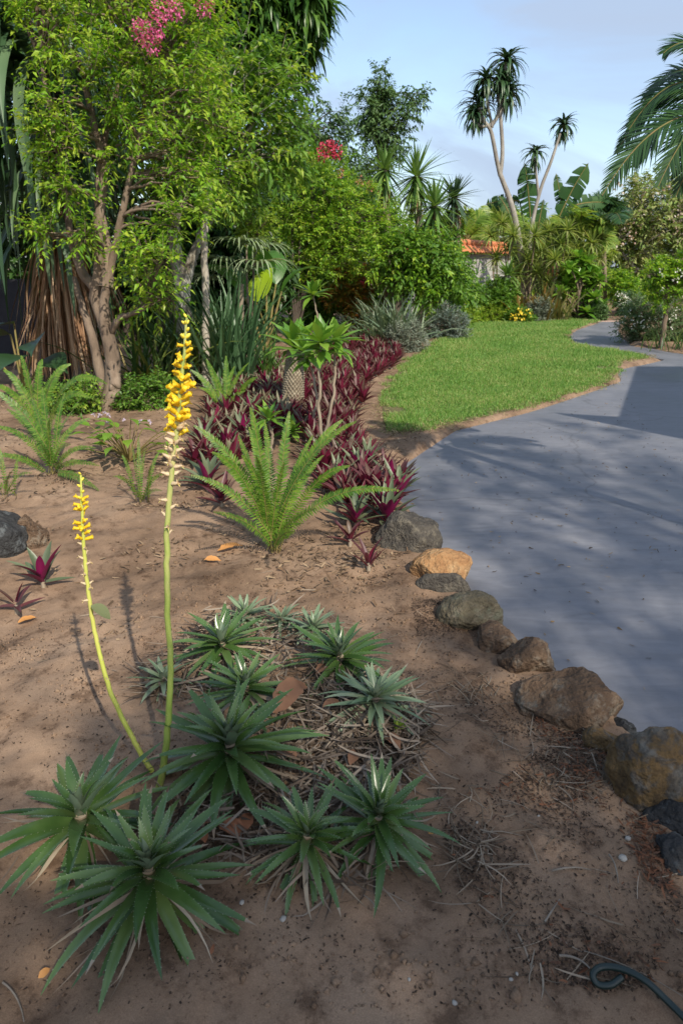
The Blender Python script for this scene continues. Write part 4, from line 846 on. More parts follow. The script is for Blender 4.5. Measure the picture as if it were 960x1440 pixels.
def tree(name,label,cat,base,trunks,clumps,lspec,lmat,bark,group=None,limb_r=.02,flowers=None,twr=.003,twigpart=True,limbend=True,m2=None):
    """trunks: [(points, r0, r1)]"""
    t=thing(name,label,cat,base,group); g=Geo(); ends=[]
    for pts,r0,r1 in trunks:
        c=spline(pts,24); k=len(c); c[1:-1]+=rng.normal(0,r1*.18,(k-2,3)); rad=np.linspace(r0,r1,k); rad[:3]*=np.array([1.35,1.15,1.05]) if r0>.05 else 1
        tube(g,c,rad,10,rough=.10); ends+=list(c[9:])
    gc=Geo(); gt=Geo()
    sub=foliage(gc,clumps,g2=gt,twr=twr,m2=(1 if m2 else None),p2=.25,**lspec)
    if limbend: limbs(g,ends,sub,limb_r,.005,5)
    if gt.n: g.add(np.concatenate(gt.v),np.concatenate(gt.f[3]))
    g.build('trunk',bark,t); gc.build('crown',[lmat]+([m2] if m2 else []),t,smooth=False)
    if flowers:
        for fn,fm,pts,rr,nn,ls in flowers:
            for q in pts:
                gf=Geo(); q=np.asarray(q); p=q+rdir(nn)*rng.random((nn,1))**.4*np.array([rr,rr,rr*1.25]); leaves(gf,p,nrm(p-q+rng.normal(0,.3*rr,(nn,3))),ls,ls*.8,0,.2); gf.build(fn,fm,t,smooth=False)
    return t
Y=7.0; b=GH(148,572); Y=b[1]
cl=[C(*a) for a in ((70,0,Y,34),(110,0,Y,60),(120,70,Y,48),(190,40,Y,62),(255,30,Y+.2,55),(125,140,Y-.2,46),(190,120,Y,60),(262,110,Y,58),(300,70,Y+.3,48),(108,205,Y-.3,26),(170,190,Y+.1,36),(240,190,Y-.1,54),(292,175,Y+.2,40),(225,238,Y-.3,26),(272,240,Y-.1,34),(95,262,Y-.4,10),(300,240,Y,26),(70,190,Y-.3,18),(60,240,Y-.3,14),(196,392,Y-.2,12),(250,315,Y-.4,15),(285,300,Y-.4,13),(200,425,Y,11),(75,330,Y-.3,9),(118,335,Y-.3,6),(222,372,Y-.5,14),(205,345,Y-.5,12),(235,415,Y-.3,12),(180,-40,Y,80),(80,-50,Y,80),(260,-30,Y+.3,60))]
P=lambda x,y,d=0: PT(x,y,Y+d)
trk=[([b-np.array([0,0,.1]),P(160,520),P(152,468),P(135,420,.05),P(140,370),P(138,320),P(148,240,.1),P(120,120,.1)],.08,.026),
     ([P(158,495),P(146,450,-.05),P(150,405,-.05),P(160,360),P(172,300,-.1),P(190,220),P(215,100,.1)],.05,.02),
     ([P(150,405,-.03),P(152,350,.05),P(140,280,.1),P(150,180,.2),P(190,60,.2)],.055,.02),
     ([P(138,410,.03),P(115,380,.1),P(100,330,.15),P(85,230,.1),P(60,90,.1)],.05,.018),
     ([P(155,470,.0),P(168,448,-.1),P(190,440,-.15),P(215,425,-.2)],.035,.014),
     ([P(150,560,.05),P(137,505,.1),P(126,460,.14),P(112,420,.2),P(105,390,.25)],.055,.022),
     ([P(158,505,0),P(163,540,-.1),P(150,575,-.12)],.05,.055)]
tree('crepe_myrtle','large pink-flowered crepe myrtle with twisted forked trunk beside the dead leaf skirt','tree',b,trk,cl,dict(nsub=13,subr=.36,twigs=10,nl=10,tl=.27,L=.072,W=.030,up=.35,droop=.5),L_bright,B_brown,limb_r=.016,m2=L_yel,
  flowers=[('flower_cluster',L_pink,[PT(200,45,Y-.45),PT(213,58,Y-.5),PT(228,12,Y-.5),PT(245,8,Y-.5),PT(288,8,Y-.3),PT(222,35,Y-.5)],.075,120,.024)])
# knob of a sawn limb
# lichen trunk tree and the glossy tree behind
b=GH(258,560); Y=b[1]+.9; b=np.array([PT(258,500,Y)[0],Y,float(hgt([PT(258,500,Y)[0]],[Y])[0])])
cl=[C(*a) for a in ((335,110,Y,45),(370,150,Y,50),(340,180,Y,45),(390,190,Y+.4,40),(310,230,Y,40),(355,235,Y+.2,36),(300,150,Y+.3,50),(260,200,Y+.6,60),(390,120,Y+.5,28),(235,270,Y+.7,34))]
tree('glossy_leaf_tree','glossy dark-leaved tree on a lichen-grey forked trunk behind the crepe myrtle','tree',b,[([b-np.array([0,0,.1]),PT(258,440,Y),PT(256,400,Y),PT(247,360,Y),PT(248,300,Y),PT(300,200,Y)],.105,.05),([PT(257,405,Y),PT(268,370,Y),PT(285,330,Y),PT(330,230,Y)],.075,.035)],cl,dict(nsub=13,subr=.4,twigs=9,nl=9,tl=.32,L=.13,W=.05,up=.3,droop=.6),L_mid,B_lich,limb_r=.018,m2=L_yel)
b=GH(290,545); Y=b[1]; 
tree('slender_tree','slender bare pole trunk rising beside the lichen-grey trunk','tree',b,[([b,PT(290,420,Y),PT(288,330,Y),PT(295,250,Y)],.045,.03)],[C(305,265,Y+.4,24)],dict(nsub=10,subr=.5,twigs=8,nl=9,tl=.3,L=.10,W=.04,droop=.6),L_mid,B_pale,limb_r=.012)
# mango-like tree with hanging leaves
Y=9.0; bx=PT(235,500,Y); b=np.array([bx[0],Y,float(hgt([bx[0]],[Y])[0])])
t=thing('mango_tree','tree with long drooping dark leaves hanging in at the top of the sky edge','tree',b)
g=Geo(); tube(g,spline([b,PT(240,300,Y),PT(270,120,Y),PT(330,-30,Y)],20),np.linspace(.16,.08,20),9,rough=.1)
gc=Geo(); tips=[]
for x,y,r in ((330,-10,40),(365,5,34),(395,10,30),(425,-5,24),(345,45,30),(375,55,26),(405,45,22),(310,30,30),(440,-5,18),(400,80,18),(345,75,20),(375,88,16),(420,60,16),(432,30,16),(290,0,40),(360,-60,60),(420,-60,40)):
    c=PT(x,y,Y); rr=r*M(Y); k=16; q=c+rdir(k)*rng.random((k,1))**.5*rr; tips.append(q)
    n=k*13; az=rng.uniform(0,6.28,n); straps(gc,np.repeat(q,13,0)+rng.normal(0,.04,(n,3)),az,rng.uniform(-.9,.2,n),rng.uniform(.25,.42,n),rng.uniform(.045,.065,n),rng.uniform(.6,1.2,n),5,.3,[.25,.8,1,.8,.45,.03],1.2)
limbs(g,[PT(330,-30,Y),PT(300,20,Y),PT(280,90,Y)],np.concatenate(tips),.02,.006); g.build('trunk',B_dark,t); gc.build('crown',leafmat('mango_leaf',[(.025,.07,.014),(.05,.12,.02),(.10,.19,.035)],.33,.28),t)

# dragon-tree-like plant with hanging straps and a dead skirt
Y=8.3; bx=PT(82,560,Y); b=np.array([bx[0],Y,float(hgt([bx[0]],[Y])[0])])
t=thing('yucca_tree','old yucca tree with long hanging grey-green straps above a brown dead leaf skirt','yucca',b)
g=Geo(); tube(g,spline([b,PT(84,400,Y),PT(80,250,Y),PT(70,90,Y),PT(60,20,Y)],16),np.linspace(.17,.12,16),10,rough=.1); g.build('trunk',B_dark,t)
M_hang=leafmat('hanging_strap',[(.03,.07,.03),(.055,.11,.05),(.10,.16,.08)],.42,.15); M_skirt=leafmat('dead_skirt_strap',[(.14,.075,.04),(.28,.16,.09),(.40,.26,.16),(.45,.34,.23)],.75,.12,spec=.2)
g=Geo(); n=230; z=rng.random(n); q=np.array([PT(80+rng.normal(0,3),320-300*zz,Y) for zz in z]); az=rng.uniform(0,6.28,n)
straps(g,q+np.stack([.1*np.cos(az),.1*np.sin(az),0*az],-1),az,rng.uniform(-.3,.9,n),rng.uniform(1.1,1.9,n),rng.uniform(.055,.085,n),rng.uniform(1.4,2.6,n),10,.25,[.8,1,1,.95,.85,.7,.45,.05],.8,side_bend=rng.normal(0,.1,n),minel=-1.50)
for x,y,k in ((10,20,50),(-25,50,36),(40,70,40),(-10,150,26),(20,140,26)):
    c=PT(x-8,y,Y-1.1); az=rng.uniform(2.2,4.9,k); straps(g,c+rng.normal(0,.08,(k,3)),az,rng.uniform(-.4,.8,k),rng.uniform(1.2,1.9,k),rng.uniform(.08,.115,k),rng.uniform(1.6,2.6,k),10,.25,[.8,1,1,.95,.85,.7,.45,.05],.6,minel=-1.50)
g.build('hanging_leaves',M_hang,t)
g=Geo(); n=520; z=rng.random(n)**.8; q=np.array([PT(88+rng.normal(0,4),440-150*zz,Y) for zz in z]); az=rng.uniform(0,6.28,n)
straps(g,q+np.stack([.13*np.cos(az),.13*np.sin(az),0*az],-1),az,rng.uniform(-1.35,-.75,n),rng.uniform(.7,1.35,n),rng.uniform(.02,.042,n),rng.uniform(.3,.8,n),7,.3,[.8,1,.9,.8,.6,.4,.1],.6,side_bend=rng.normal(0,.15,n),roll=rng.normal(0,.6,n),minel=-1.52)
V=np.concatenate(g.v); V[:,2]=np.maximum(V[:,2],.12); g.v=[V]; g.build('dead_leaf_skirt',M_skirt,t)
# charcoal screen in the shade
a=PT(-60,470,9.6)[0]; a2=PT(48,470,9.6)[0]
bm=bmesh.new(); bmesh.ops.create_cube(bm,size=1)
for v in bm.verts: v.co=Vector(((a+a2)/2-1.0+v.co.x*(a2-a+2),9.9+v.co.y*.08,.55+v.co.z*1.3))
bmesh.ops.bevel(bm,geom=bm.edges[:],offset=.012,segments=2,affect='EDGES')
me=bpy.data.meshes.new('screen_wall'); bm.to_mesh(me); bm.free(); me.materials.append(noisemat('charcoal_render',[(.3,(.018,.018,.022)),(.7,(.032,.032,.038))],12,.85,.3,.004)); o=bpy.data.objects.new('screen_wall',me); COL.objects.link(o)
tag(o,'low charcoal screen wall in the shade behind the dead leaf skirt','wall')
# small shrubs round the trunk feet
def shrub(name,label,cat,base,cl,mat,L=.05,W=.022,nsub=14,twigs=9,nl=9,tl=.16,stems=5,bark=None,flowers=None,group=None,droop=.4,up=.35,r=.012,m2=None):
    base=np.asarray(base,float); tr=[]
    for k in range(stems):
        c=cl[k%len(cl)][0]; e=c+rng.normal(0,.3,3)*cl[k%len(cl)][1]; tr.append(([base+np.array([rng.normal(0,.03),rng.normal(0,.03),-.04]),(base*.45+e*.55)+rng.normal(0,.05,3),e],r*1.6,r*.6))
    return tree(name,label,cat,base,tr,cl,dict(nsub=nsub,subr=.45,twigs=twigs,nl=nl,tl=tl,L=L,W=W,up=up,droop=droop),mat,bark or B_brown,group,limb_r=r*.55,flowers=flowers,twr=.0018,m2=m2)
b=GH(205,575); Y=b[1]; shrub('low_shrub','low green shrub at the foot of the forked crepe myrtle trunk','shrub',b,[C(195,562,Y,18),C(225,555,Y+.1,18),C(172,568,Y,12)],L_mid,.055,.028)
b=GH(115,580); Y=b[1]; shrub('low_shrub','low yellow-flecked shrub against the dead leaf skirt','shrub',b,[C(100,568,Y,16),C(122,560,Y,15),C(85,560,Y+.2,16)],L_mid,.05,.026,m2=L_yel)
b=GH(405,455); Y=b[1]-3.2; b=np.array([PT(412,470,Y)[0],Y,.03])
cl=[C(*q) for q in ((425,260,Y,40),(500,340,Y-.2,40),(525,320,Y,26),(400,370,Y,30),(440,265,Y,38),(410,290,Y,36),(470,285,Y,42),(500,310,Y,36),(430,320,Y-.2,45),(480,335,Y-.3,40),(410,350,Y-.1,34),(455,375,Y,34),(500,350,Y,30),(395,320,Y+.2,28),(440,240,Y,22),(470,250,Y,26),(515,285,Y+.2,22))]
Yb=Y
tree('flowering_shrub_tree','rounded many-stemmed shrub tree topped with crimson flowers, in the middle of the border','tree',b,[([b,PT(412+k*3,430,Y),PT(x,370,Y),PT(x2,310,Y)],.028,.012) for k,(x,x2) in enumerate(((400,392),(412,410),(425,440),(436,460),(445,480),(420,425)))],cl,dict(nsub=16,subr=.4,twigs=10,nl=10,tl=.24,L=.078,W=.038,up=.35,droop=.4),L_bright,B_dark,limb_r=.012,m2=L_yel,
  flowers=[('flower_cluster',L_red,[PT(463,210,Y-.6),PT(472,212,Y-.6),PT(452,214,Y-.5)],.11,90,.05),('faded_flower',leafmat('salmon_petal',[(.45,.18,.10),(.55,.28,.18)],.6,.3,gain=1.0),[PT(434,222,Y-.2),PT(478,243,Y-.4),PT(505,255,Y-.3),PT(520,262,Y-.1),PT(417,222,Y)],.07,36,.035)])
# pink flower on a stem beside it
b=np.array([PT(352,480,10.2)[0],10.2,.03]); shrub('flowering_shrub','thin shrub holding one bright pink flower head beside the glossy tree','shrub',b,[C(350,250,10.2,18),C(345,290,10.2,22),C(365,320,10.2,18)],L_yel,.08,.035,stems=3,flowers=[('flower_head',L_pink,[PT(347,222,10.0),PT(358,228,10.0)],.085,80,.04)])
# far wispy trees against the sky
Y=19.0
for lab,cl,xb,mt in (('feathery tree with open drooping crown, nearer the mango tree','430,170,34;405,160,26;450,200,36;415,205,36;480,195,26;440,140,18;395,190,28;470,165,14;490,215,26;425,120,12;380,225,40;430,245,46;480,250,40',425,L_blue),('open forked tree with separate tufts against the sky behind the yuccas','531,122,16;520,140,14;538,112,10;525,160,14;545,165,20;565,160,14;578,145,11;586,133,9;530,190,20;555,195,20;515,185,14;540,222,20;515,250,26;490,265,30',540,L_blue)):
    cc=[tuple(map(float,s.split(','))) for s in cl.split(';')]; b=np.array([PT(xb,430,Y)[0],Y,.02])
    tree('feathery_tree',lab,'tree',b,[([b,PT(xb,330,Y),PT(xb+2,230,Y),PT(xb+4,190,Y)],.14,.06),([PT(xb,300,Y),PT(xb-10,200,Y),PT(xb-10,130,Y)],.06,.02)],[C(x,y,Y,r) for x,y,r in cc],dict(nsub=15,subr=.5,twigs=8,nl=9,tl=.34,L=.14,W=.06,up=.2,droop=.7),mt,B_dark,limb_r=.02)
    Y+=.8
# dense backdrop
rngb=rng
def backdrop(lab,Y,xb,cc,mt=L_dark,L=.16,W=.075,ns=14,tw=9,bark=None,m2=None):
    b=np.array([PT(xb,430,Y)[0],Y,.02]); top=min(c[1] for c in cc)
    tree('dense_tree',lab,'tree',b,[([b,PT(xb,360,Y),PT(xb,(top+360)/2,Y)],.16,.06)],[C(x,y,Y,r) for x,y,r in cc],dict(nsub=ns,subr=.5,twigs=tw,nl=9,tl=.4,L=L,W=W,up=.2,droop=.6),mt,bark or B_dark,limb_r=.02,m2=m2)
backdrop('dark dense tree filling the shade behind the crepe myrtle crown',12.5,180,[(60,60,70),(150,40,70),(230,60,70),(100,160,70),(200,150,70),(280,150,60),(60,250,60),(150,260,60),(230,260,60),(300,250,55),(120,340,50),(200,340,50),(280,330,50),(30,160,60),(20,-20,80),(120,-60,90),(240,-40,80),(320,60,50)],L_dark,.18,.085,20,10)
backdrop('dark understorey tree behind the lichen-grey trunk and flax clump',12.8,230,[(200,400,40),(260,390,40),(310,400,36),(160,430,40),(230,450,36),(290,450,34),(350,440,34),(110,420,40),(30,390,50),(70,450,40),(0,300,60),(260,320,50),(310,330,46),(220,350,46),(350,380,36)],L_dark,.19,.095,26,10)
backdrop('mid-green tree behind the fan palm and rounded shrub tree',16.5,370,[(350,300,46),(400,290,40),(350,360,40),(400,380,40),(450,400,36),(390,240,34),(500,390,34),(330,420,30),(440,430,26),(440,330,44),(480,340,40),(420,270,40),(460,270,40),(510,310,36)],L_mid,.18,.09,26,10)
backdrop('bushy bright green shrub covering the yucca trunks, tallest at its middle',14.2,560,[(578,348,20),(556,360,18),(600,352,20),(565,360,28),(610,365,24),(625,385,20),(585,385,26),(555,388,20),(600,405,20),(632,400,16)],L_mid,.12,.06,14,9,m2=L_bright)
backdrop('yellow-green leafy tree under the yuccas behind the border',17.2,560,[(545,320,26),(580,330,28),(520,350,28),(555,360,26),(500,400,26),(530,300,20)],L_yel,.14,.06,12,8)
backdrop('broad mid-green bush in front of the orange-capped wall',15.8,605,[(622,345,18),(635,378,18),(622,370,24),(640,405,18),(630,395,22),(655,408,14),(612,330,14)],L_mid,.13,.065,14,9)
# croton-coloured shrub
b=GH(492,470); Y=b[1]+.8; shrub('croton','shrub with orange and yellow leaves and a magenta bloom behind the burgundy patch','shrub',b+np.array([0,.8,0]),[C(485,395,Y,14),C(500,410,Y,18),C(515,395,Y,14),C(475,415,Y,14),C(500,440,Y,16)],leafmat('croton_leaf',[(.30,.10,.03),(.40,.25,.04),(.14,.18,.03),(.10,.17,.03)],.4,.3),.12,.05,flowers=[('flower_head',L_red,[PT(511,395,Y-.4)],.06,40,.035)])
# yuccas against the sky
M_yuc=leafmat('yucca_leaf',[(.06,.14,.03),(.11,.20,.045),(.17,.26,.07)],.4,.2); M_yucd=leafmat('dark_yucca_leaf',[(.03,.06,.03),(.05,.09,.045)],.4,.2)
for x,y,r,Y,lab,mt in ((540,240,42,15.2,'yucca head half hidden beside the open forked tree, lowest trunk of the yucca group',M_yuc),(585,248,50,15.4,'tallest spiky yucca head against the sky',M_yuc),(611,290,46,14.6,'light green yucca head below and beside the tallest one',M_yuc),(638,278,38,16.0,'dark drooping yucca head at the sky end of the group',M_yucd)):
    b=np.array([PT(x+3,430,Y)[0],Y,.02]); c=PT(x,y,Y); t=thing('yucca',lab,'yucca',b,'yuccas against the sky'); g=Geo(); tube(g,spline([b,PT(x+5,360,Y),c],14),np.linspace(.10,.07,14),8,rough=.1); g.build('trunk',B_brown,t)
    g=Geo(); Rm=r*M(Y); head(g,c,70,Rm*1.15,.065,(-1.1,1.45),(.0,.45),(.7,1,.95,.8,.6,.35,.03),.3,6); head(g,c+np.array([0,0,-.2]),30,Rm,.06,(-1.2,-.3),(.0,.3),(.7,1,.95,.8,.6,.35,.03),.3,6); g.build('leaf_head',mt,t)
    g=Geo(); n=40; az=rng.uniform(0,6.28,n); straps(g,c+np.zeros((n,3))-np.array([0,0,.15]),az,rng.uniform(-1.3,-.8,n),Rm*.8,.05,.5,5,.3,None,1,minel=-1.5); g.build('dead_leaf_skirt',M_skirt,t)
# ------------------------------------------------------------------ grey mounds, groundcover and flowers along the lawn
rng=np.random.default_rng(700)
def mound(label,px,py,rx,ry,mat,L=.06,W=.014,n=1,name='grey_mound_shrub',cat='shrub',dY=0,flowers=None,nsub=22,tw=12,tl=.12):
    b=GH(px,py); b=b+np.array([0,dY,0]); Y=b[1]; m=M(Y); c=b+np.array([0,0,ry*m*.35])
    return tree(name,label,cat,b,[([b-np.array([0,0,.03]),c],.02,.012)],[(c,(rx*m,rx*m*.9,ry*m*.85))],dict(nsub=nsub*3,subr=.35,twigs=tw,nl=10,tl=tl,L=L,W=W,up=.4,droop=.2),mat,B_brown,limb_r=.006,flowers=flowers,twr=.0015)
mound('silver-grey mound beside the burgundy oyster patch at the lawn edge',570,492,26,26,L_silver,.07,.014)
mound('blue-grey mound at the far lawn corner, larger of the two touching the grass',628,475,30,34,leafmat('blue_grey_leaf',[(.07,.11,.09),(.12,.16,.13),(.17,.21,.17)],.6,.15),.08,.016)
mound('grey-green mound behind the larger blue-grey one',605,462,26,26,L_silver,.08,.016,dY=.3)
mound('small round grey mound under the bronze strap plant',755,452,20,22,L_silver,.09,.018)
mound('small dark grey-green mound at the tip of the lawn by the path',835,449,13,18,L_blue,.09,.022)
mound('low yellow-green ground shrub beside the pale palm trunk',682,452,30,18,L_yel,.10,.035,name='ground_shrub')
mound('low lime ground shrub between the grey mound and the palm trunk',650,455,16,12,L_yel,.10,.035,name='ground_shrub')
mound('patch of small yellow flowers at the foot of the pale palm trunk',728,453,18,12,L_mid,.09,.03,name='yellow_flower_plant',cat='flowers',flowers=[('flower_head',leafmat('yellow_flower_petal',[(.65,.45,.02),(.7,.55,.05)],.5,.2,gain=1),[GH(715+k*3.2,453)+np.array([rng.normal(0,.06),rng.normal(0,.2)-.2,rng.uniform(.15,.32)]) for k in range(9)],.05,10,.06)])
mound('white-flowered bush in front of the orange-capped wall',668,441,34,44,L_mid,.11,.045,name='white_flower_bush',dY=-2.5,nsub=34,flowers=[('flower_head',L_white,[PT(655+rng.uniform(-16,34),412+rng.uniform(-24,20),18.3) for k in range(14)],.07,9,.07)])
# small palm with a pale trunk
Y=18.2; b=np.array([PT(712,452,Y)[0],Y,.02]); t=thing('small_palm','small palm with a short pale trunk standing alone at the lawn end','palm',b); c=PT(713,388,Y)
g=Geo(); tube(g,spline([b,PT(711,420,Y),c],16),np.linspace(.11,.085,16),10,rough=.12); g.build('trunk',B_pale,t)
g=Geo(); head(g,c,44,.70,.075,(-.7,1.35),(.2,.9),(.6,.9,1,.9,.7,.4,.03)); g.build('leaf_head',leafmat('small_palm_leaf',[(.07,.15,.03),(.12,.20,.05)],.4,.3),t)

# ------------------------------------------------------------------ orange-capped wall and its pier
M_wall=noisemat('white_plaster',[(.3,(.34,.33,.31)),(.7,(.46,.45,.42))],3,.85,.2,.005); M_terr=noisemat('terracotta_tile',[(.3,(.42,.13,.055)),(.6,(.56,.20,.085)),(.8,(.60,.28,.14))],6,.75,.3,.006)
def boxm(bm,c,s,rz=0):
    r=bmesh.ops.create_cube(bm,size=1)
    for v in r['verts']:
        x,y,z=v.co.x*s[0],v.co.y*s[1],v.co.z*s[2]; v.co=Vector((c[0]+x*math.cos(rz)-y*math.sin(rz),c[1]+x*math.sin(rz)+y*math.cos(rz),c[2]+z))
def bmobj(name,bm,mat,parent=None):
    bmesh.ops.bevel(bm,geom=[e for e in bm.edges],offset=.012,segments=1,affect='EDGES'); me=bpy.data.meshes.new(name); bm.to_mesh(me); bm.free(); me.materials.append(mat); o=bpy.data.objects.new(name,me); COL.objects.link(o)
    if parent is not None: o.parent=parent; me.transform(__import__('mathutils').Matrix.Translation(-Vector(parent['_o'])))
    return o
A=PT(652,347,21.0); B=PT(714,357,24.5); A2=A+(A-B)*1.2
d=B-A2; ln_=math.hypot(d[0],d[1]); rz=math.atan2(d[1],d[0]); mid=(A2+B)/2; wt=1.66
t=thing('garden_wall','white garden wall with a terracotta tile ridge cap, half hidden by bushes','wall',(mid[0],mid[1],0))
bm=bmesh.new(); boxm(bm,(mid[0],mid[1],wt/2-.1),(ln_,.22,wt+.2),rz); bmobj('wall_body',bm,M_wall,t)
g=Geo(); nt_=int(ln_/.24); ux=np.array([math.cos(rz),math.sin(rz),0]); uy=np.array([-math.sin(rz),math.cos(rz),0])
for k in range(nt_):
    s=A2*np.array([1,1,0])+ux*(k+.5)*ln_/nt_
    for sg in (1,-1):
        p0=s+np.array([0,0,wt+.26]); p1=s+uy*sg*.30+np.array([0,0,wt+.0]); a=np.linspace(0,math.pi,7); V=[]
        for p in (p0,p1):
            for q in a: V.append(p+ux*math.cos(q)*.125+np.array([0,0,1.])*math.sin(q)*.06)
        i=np.arange(6); g.add(V,np.stack([i,i+1,i+8,i+7],-1))
rid=spline([A2*np.array([1,1,0])+np.array([0,0,wt+.30]),B*np.array([1,1,0])+np.array([0,0,wt+.30])],6); tube(g,rid,.10,10)
g.build('tile_cap',M_terr,t)
bm=bmesh.new(); p=PT(781,392,21.5); t=thing('gate_pier','white gate pier with a terracotta cap beside the glossy round-leaved shrub','pier',(p[0],p[1],0)); boxm(bm,(p[0],p[1],.5),(.42,.42,1.1)); bmobj('pier_body',bm,M_wall,t)
bm=bmesh.new(); boxm(bm,(p[0],p[1],1.10),(.56,.56,.10)); boxm(bm,(p[0],p[1],1.20),(.40,.40,.10)); boxm(bm,(p[0],p[1],1.29),(.22,.22,.08)); bmobj('tile_cap',bm,M_terr,t)

# ------------------------------------------------------------------ tree aloe
B_alo=noisemat('grey_aloe_bark',[(.3,(.15,.135,.115)),(.55,(.25,.23,.20)),(.75,(.36,.34,.30))],6,.85,.35,.008,8,(1,1,.5))
Y=19.6; P=lambda x,y,d=0: PT(x,y,Y+d)
b=np.array([P(738,440)[0],Y,.02]); t=thing('tree_aloe','tall pale-stemmed tree aloe with spiky heads high against the sky','aloe tree',b)
g=Geo()
for pts,r0,r1 in (([b,P(735,380),P(722,300),P(703,245)],.10,.06),([P(703,247),P(698,225),P(690,185),P(680,170),P(673,152)],.058,.04),([P(703,247),P(706,210),P(702,150),P(698,120),P(700,105)],.055,.035),([P(690,178),P(698,165),P(702,150)],.05,.04),([P(703,165),P(708,145),P(711,128)],.04,.035),([P(704,150),P(708,110),P(711,90)],.04,.03),([P(690,175),P(678,178),P(668,172)],.04,.025),([P(692,180),P(686,150),P(682,122)],.035,.03)):
    c=spline(pts,20); tube(g,c,np.linspace(r0,r1,20),9,rough=.05)
g.build('trunk',B_alo,t)
M_al=leafmat('aloe_leaf',[(.02,.05,.022),(.035,.08,.03),(.06,.11,.045)],.38,.08)
SH_AL=(.9,1,.9,.75,.55,.3,.03)
def aloe_head(t,x,y,r,n=46):
    g=Geo(); Rm=r*M(Y); c=P(x,y,rng.normal(0,.15)); head(g,c,n,Rm*1.35,.085,(-.35,1.4),(1.1,2.2),SH_AL,.35,8,p=1.1,minel=-1.4); head(g,c-np.array([0,0,.15]),16,Rm*1.1,.08,(-1.0,-.1),(.6,1.0),SH_AL,.35,7,p=1.0,minel=-1.45); g.build('leaf_head',M_al,t)
for x,y,r in ((673,147,30),(683,112,27),(712,86,28),(706,112,24),(714,130,26),(668,160,22)): aloe_head(t,x,y,r)
b=np.array([P(745,440)[0],Y,.02]); t=thing('tree_aloe','younger tree aloe with two small heads on thin leaning stems','aloe tree',b)
g=Geo()
for pts,r0,r1 in (([b,P(745,340),P(757,275),P(775,225),P(787,188)],.06,.03),([P(757,278),P(754,250),P(751,222)],.035,.025)): tube(g,spline(pts,20),np.linspace(r0,r1,20),8,rough=.06)
g.build('trunk',B_alo,t); aloe_head(t,792,176,21,40); aloe_head(t,752,214,19,36)
# ------------------------------------------------------------------ strelitzia and feathery palms
M_str=leafmat('strelitzia_leaf',[(.014,.05,.012),(.025,.075,.018),(.045,.10,.025)],.55,.25,spec=.25)
M_stk=plain('green_leaf_stalk',(.09,.15,.04),.5)
def paddle(t,base,p0,p1,W,mat,nt_=9,tear=True):
    """paddle leaf from p0 to p1, torn into strips along its edges"""
    p0=np.asarray(p0);p1=np.asarray(p1); mid=(p0+p1)/2+np.array([0,0,.12*np.linalg.norm(p1-p0)]); c=bez(p0,mid,p1,25); T=nrm(np.gradient(c,axis=0)); S=nrm(np.cross(T,np.array([0.15,-1,.2]))); Nn=np.cross(S,T); s=np.linspace(0,1,25); w=W*.5*np.interp(s,[0,.12,.4,.75,.93,1],[.1,.75,1,.85,.45,.05])
    g=Geo()
    for sg in (1,-1):
        cuts=sorted(rng.choice(np.arange(2,23),7,replace=False)) if tear else []; edges=[0]+list(cuts)+[24]
        for a,b_ in zip(edges[:-1],edges[1:]):
            k=np.arange(a,b_+1); q=c[k]; gap=np.zeros(len(k)); dr=rng.uniform(.02,.35); e=q+S[k]*sg*(w[k])[:,None]-Nn[k]*0+np.array([0,0,-1])*(w[k]*dr)[:,None]-T[k]*(.08*W*(np.arange(len(k))/max(len(k)-1,1)))[:,None]
            m_=q*.5+e*.5+Nn[k]*(w[k]*.12)[:,None]; V=np.stack([q,m_,e],1).reshape(-1,3); i=np.arange(len(k)-1)*3
            g.add(V,np.concatenate([np.stack([i,i+1,i+4,i+3],-1),np.stack([i+1,i+2,i+5,i+4],-1)]))
    tube(g,c,np.linspace(.022,.006,25),5,1); lf=g.build('leaf',[mat,M_rach],t); lf['_o']=list(t['_o'])
    g=Geo(); tube(g,bez(base,(np.asarray(base)*.5+p0*.5)+rng.normal(0,.1,3),p0,10),np.linspace(.035,.02,10),6); g.build('leaf_stalk',M_stk,lf)
Y=20.2; b=np.array([P(765,440)[0],Y,.02]); t=thing('strelitzia','giant strelitzia clump with torn paddle leaves behind the aloe stems','strelitzia',b)
for x0,y0,x1,y1,W in ((745,305,737,229,.62),(786,304,827,229,.62),(790,300,781,244,.32),(730,283,682,288,.50),(798,292,855,286,.52),(806,308,858,306,.46),(770,335,795,305,.4),(735,330,728,375,.42),(755,325,764,280,.35),(715,300,700,275,.3)): paddle(t,b,P(x0,y0,rng.normal(0,.3)),P(x1,y1,rng.normal(0,.3)),W,M_str)
M_feath=leafmat('feathery_frond',[(.10,.19,.025),(.17,.27,.04),(.28,.34,.07)],.45,.35); M_pal=leafmat('palm_frond',[(.012,.045,.012),(.025,.07,.017),(.045,.10,.025)],.45,.22)  # M_pal: base colour darkened so the fronds look backlit
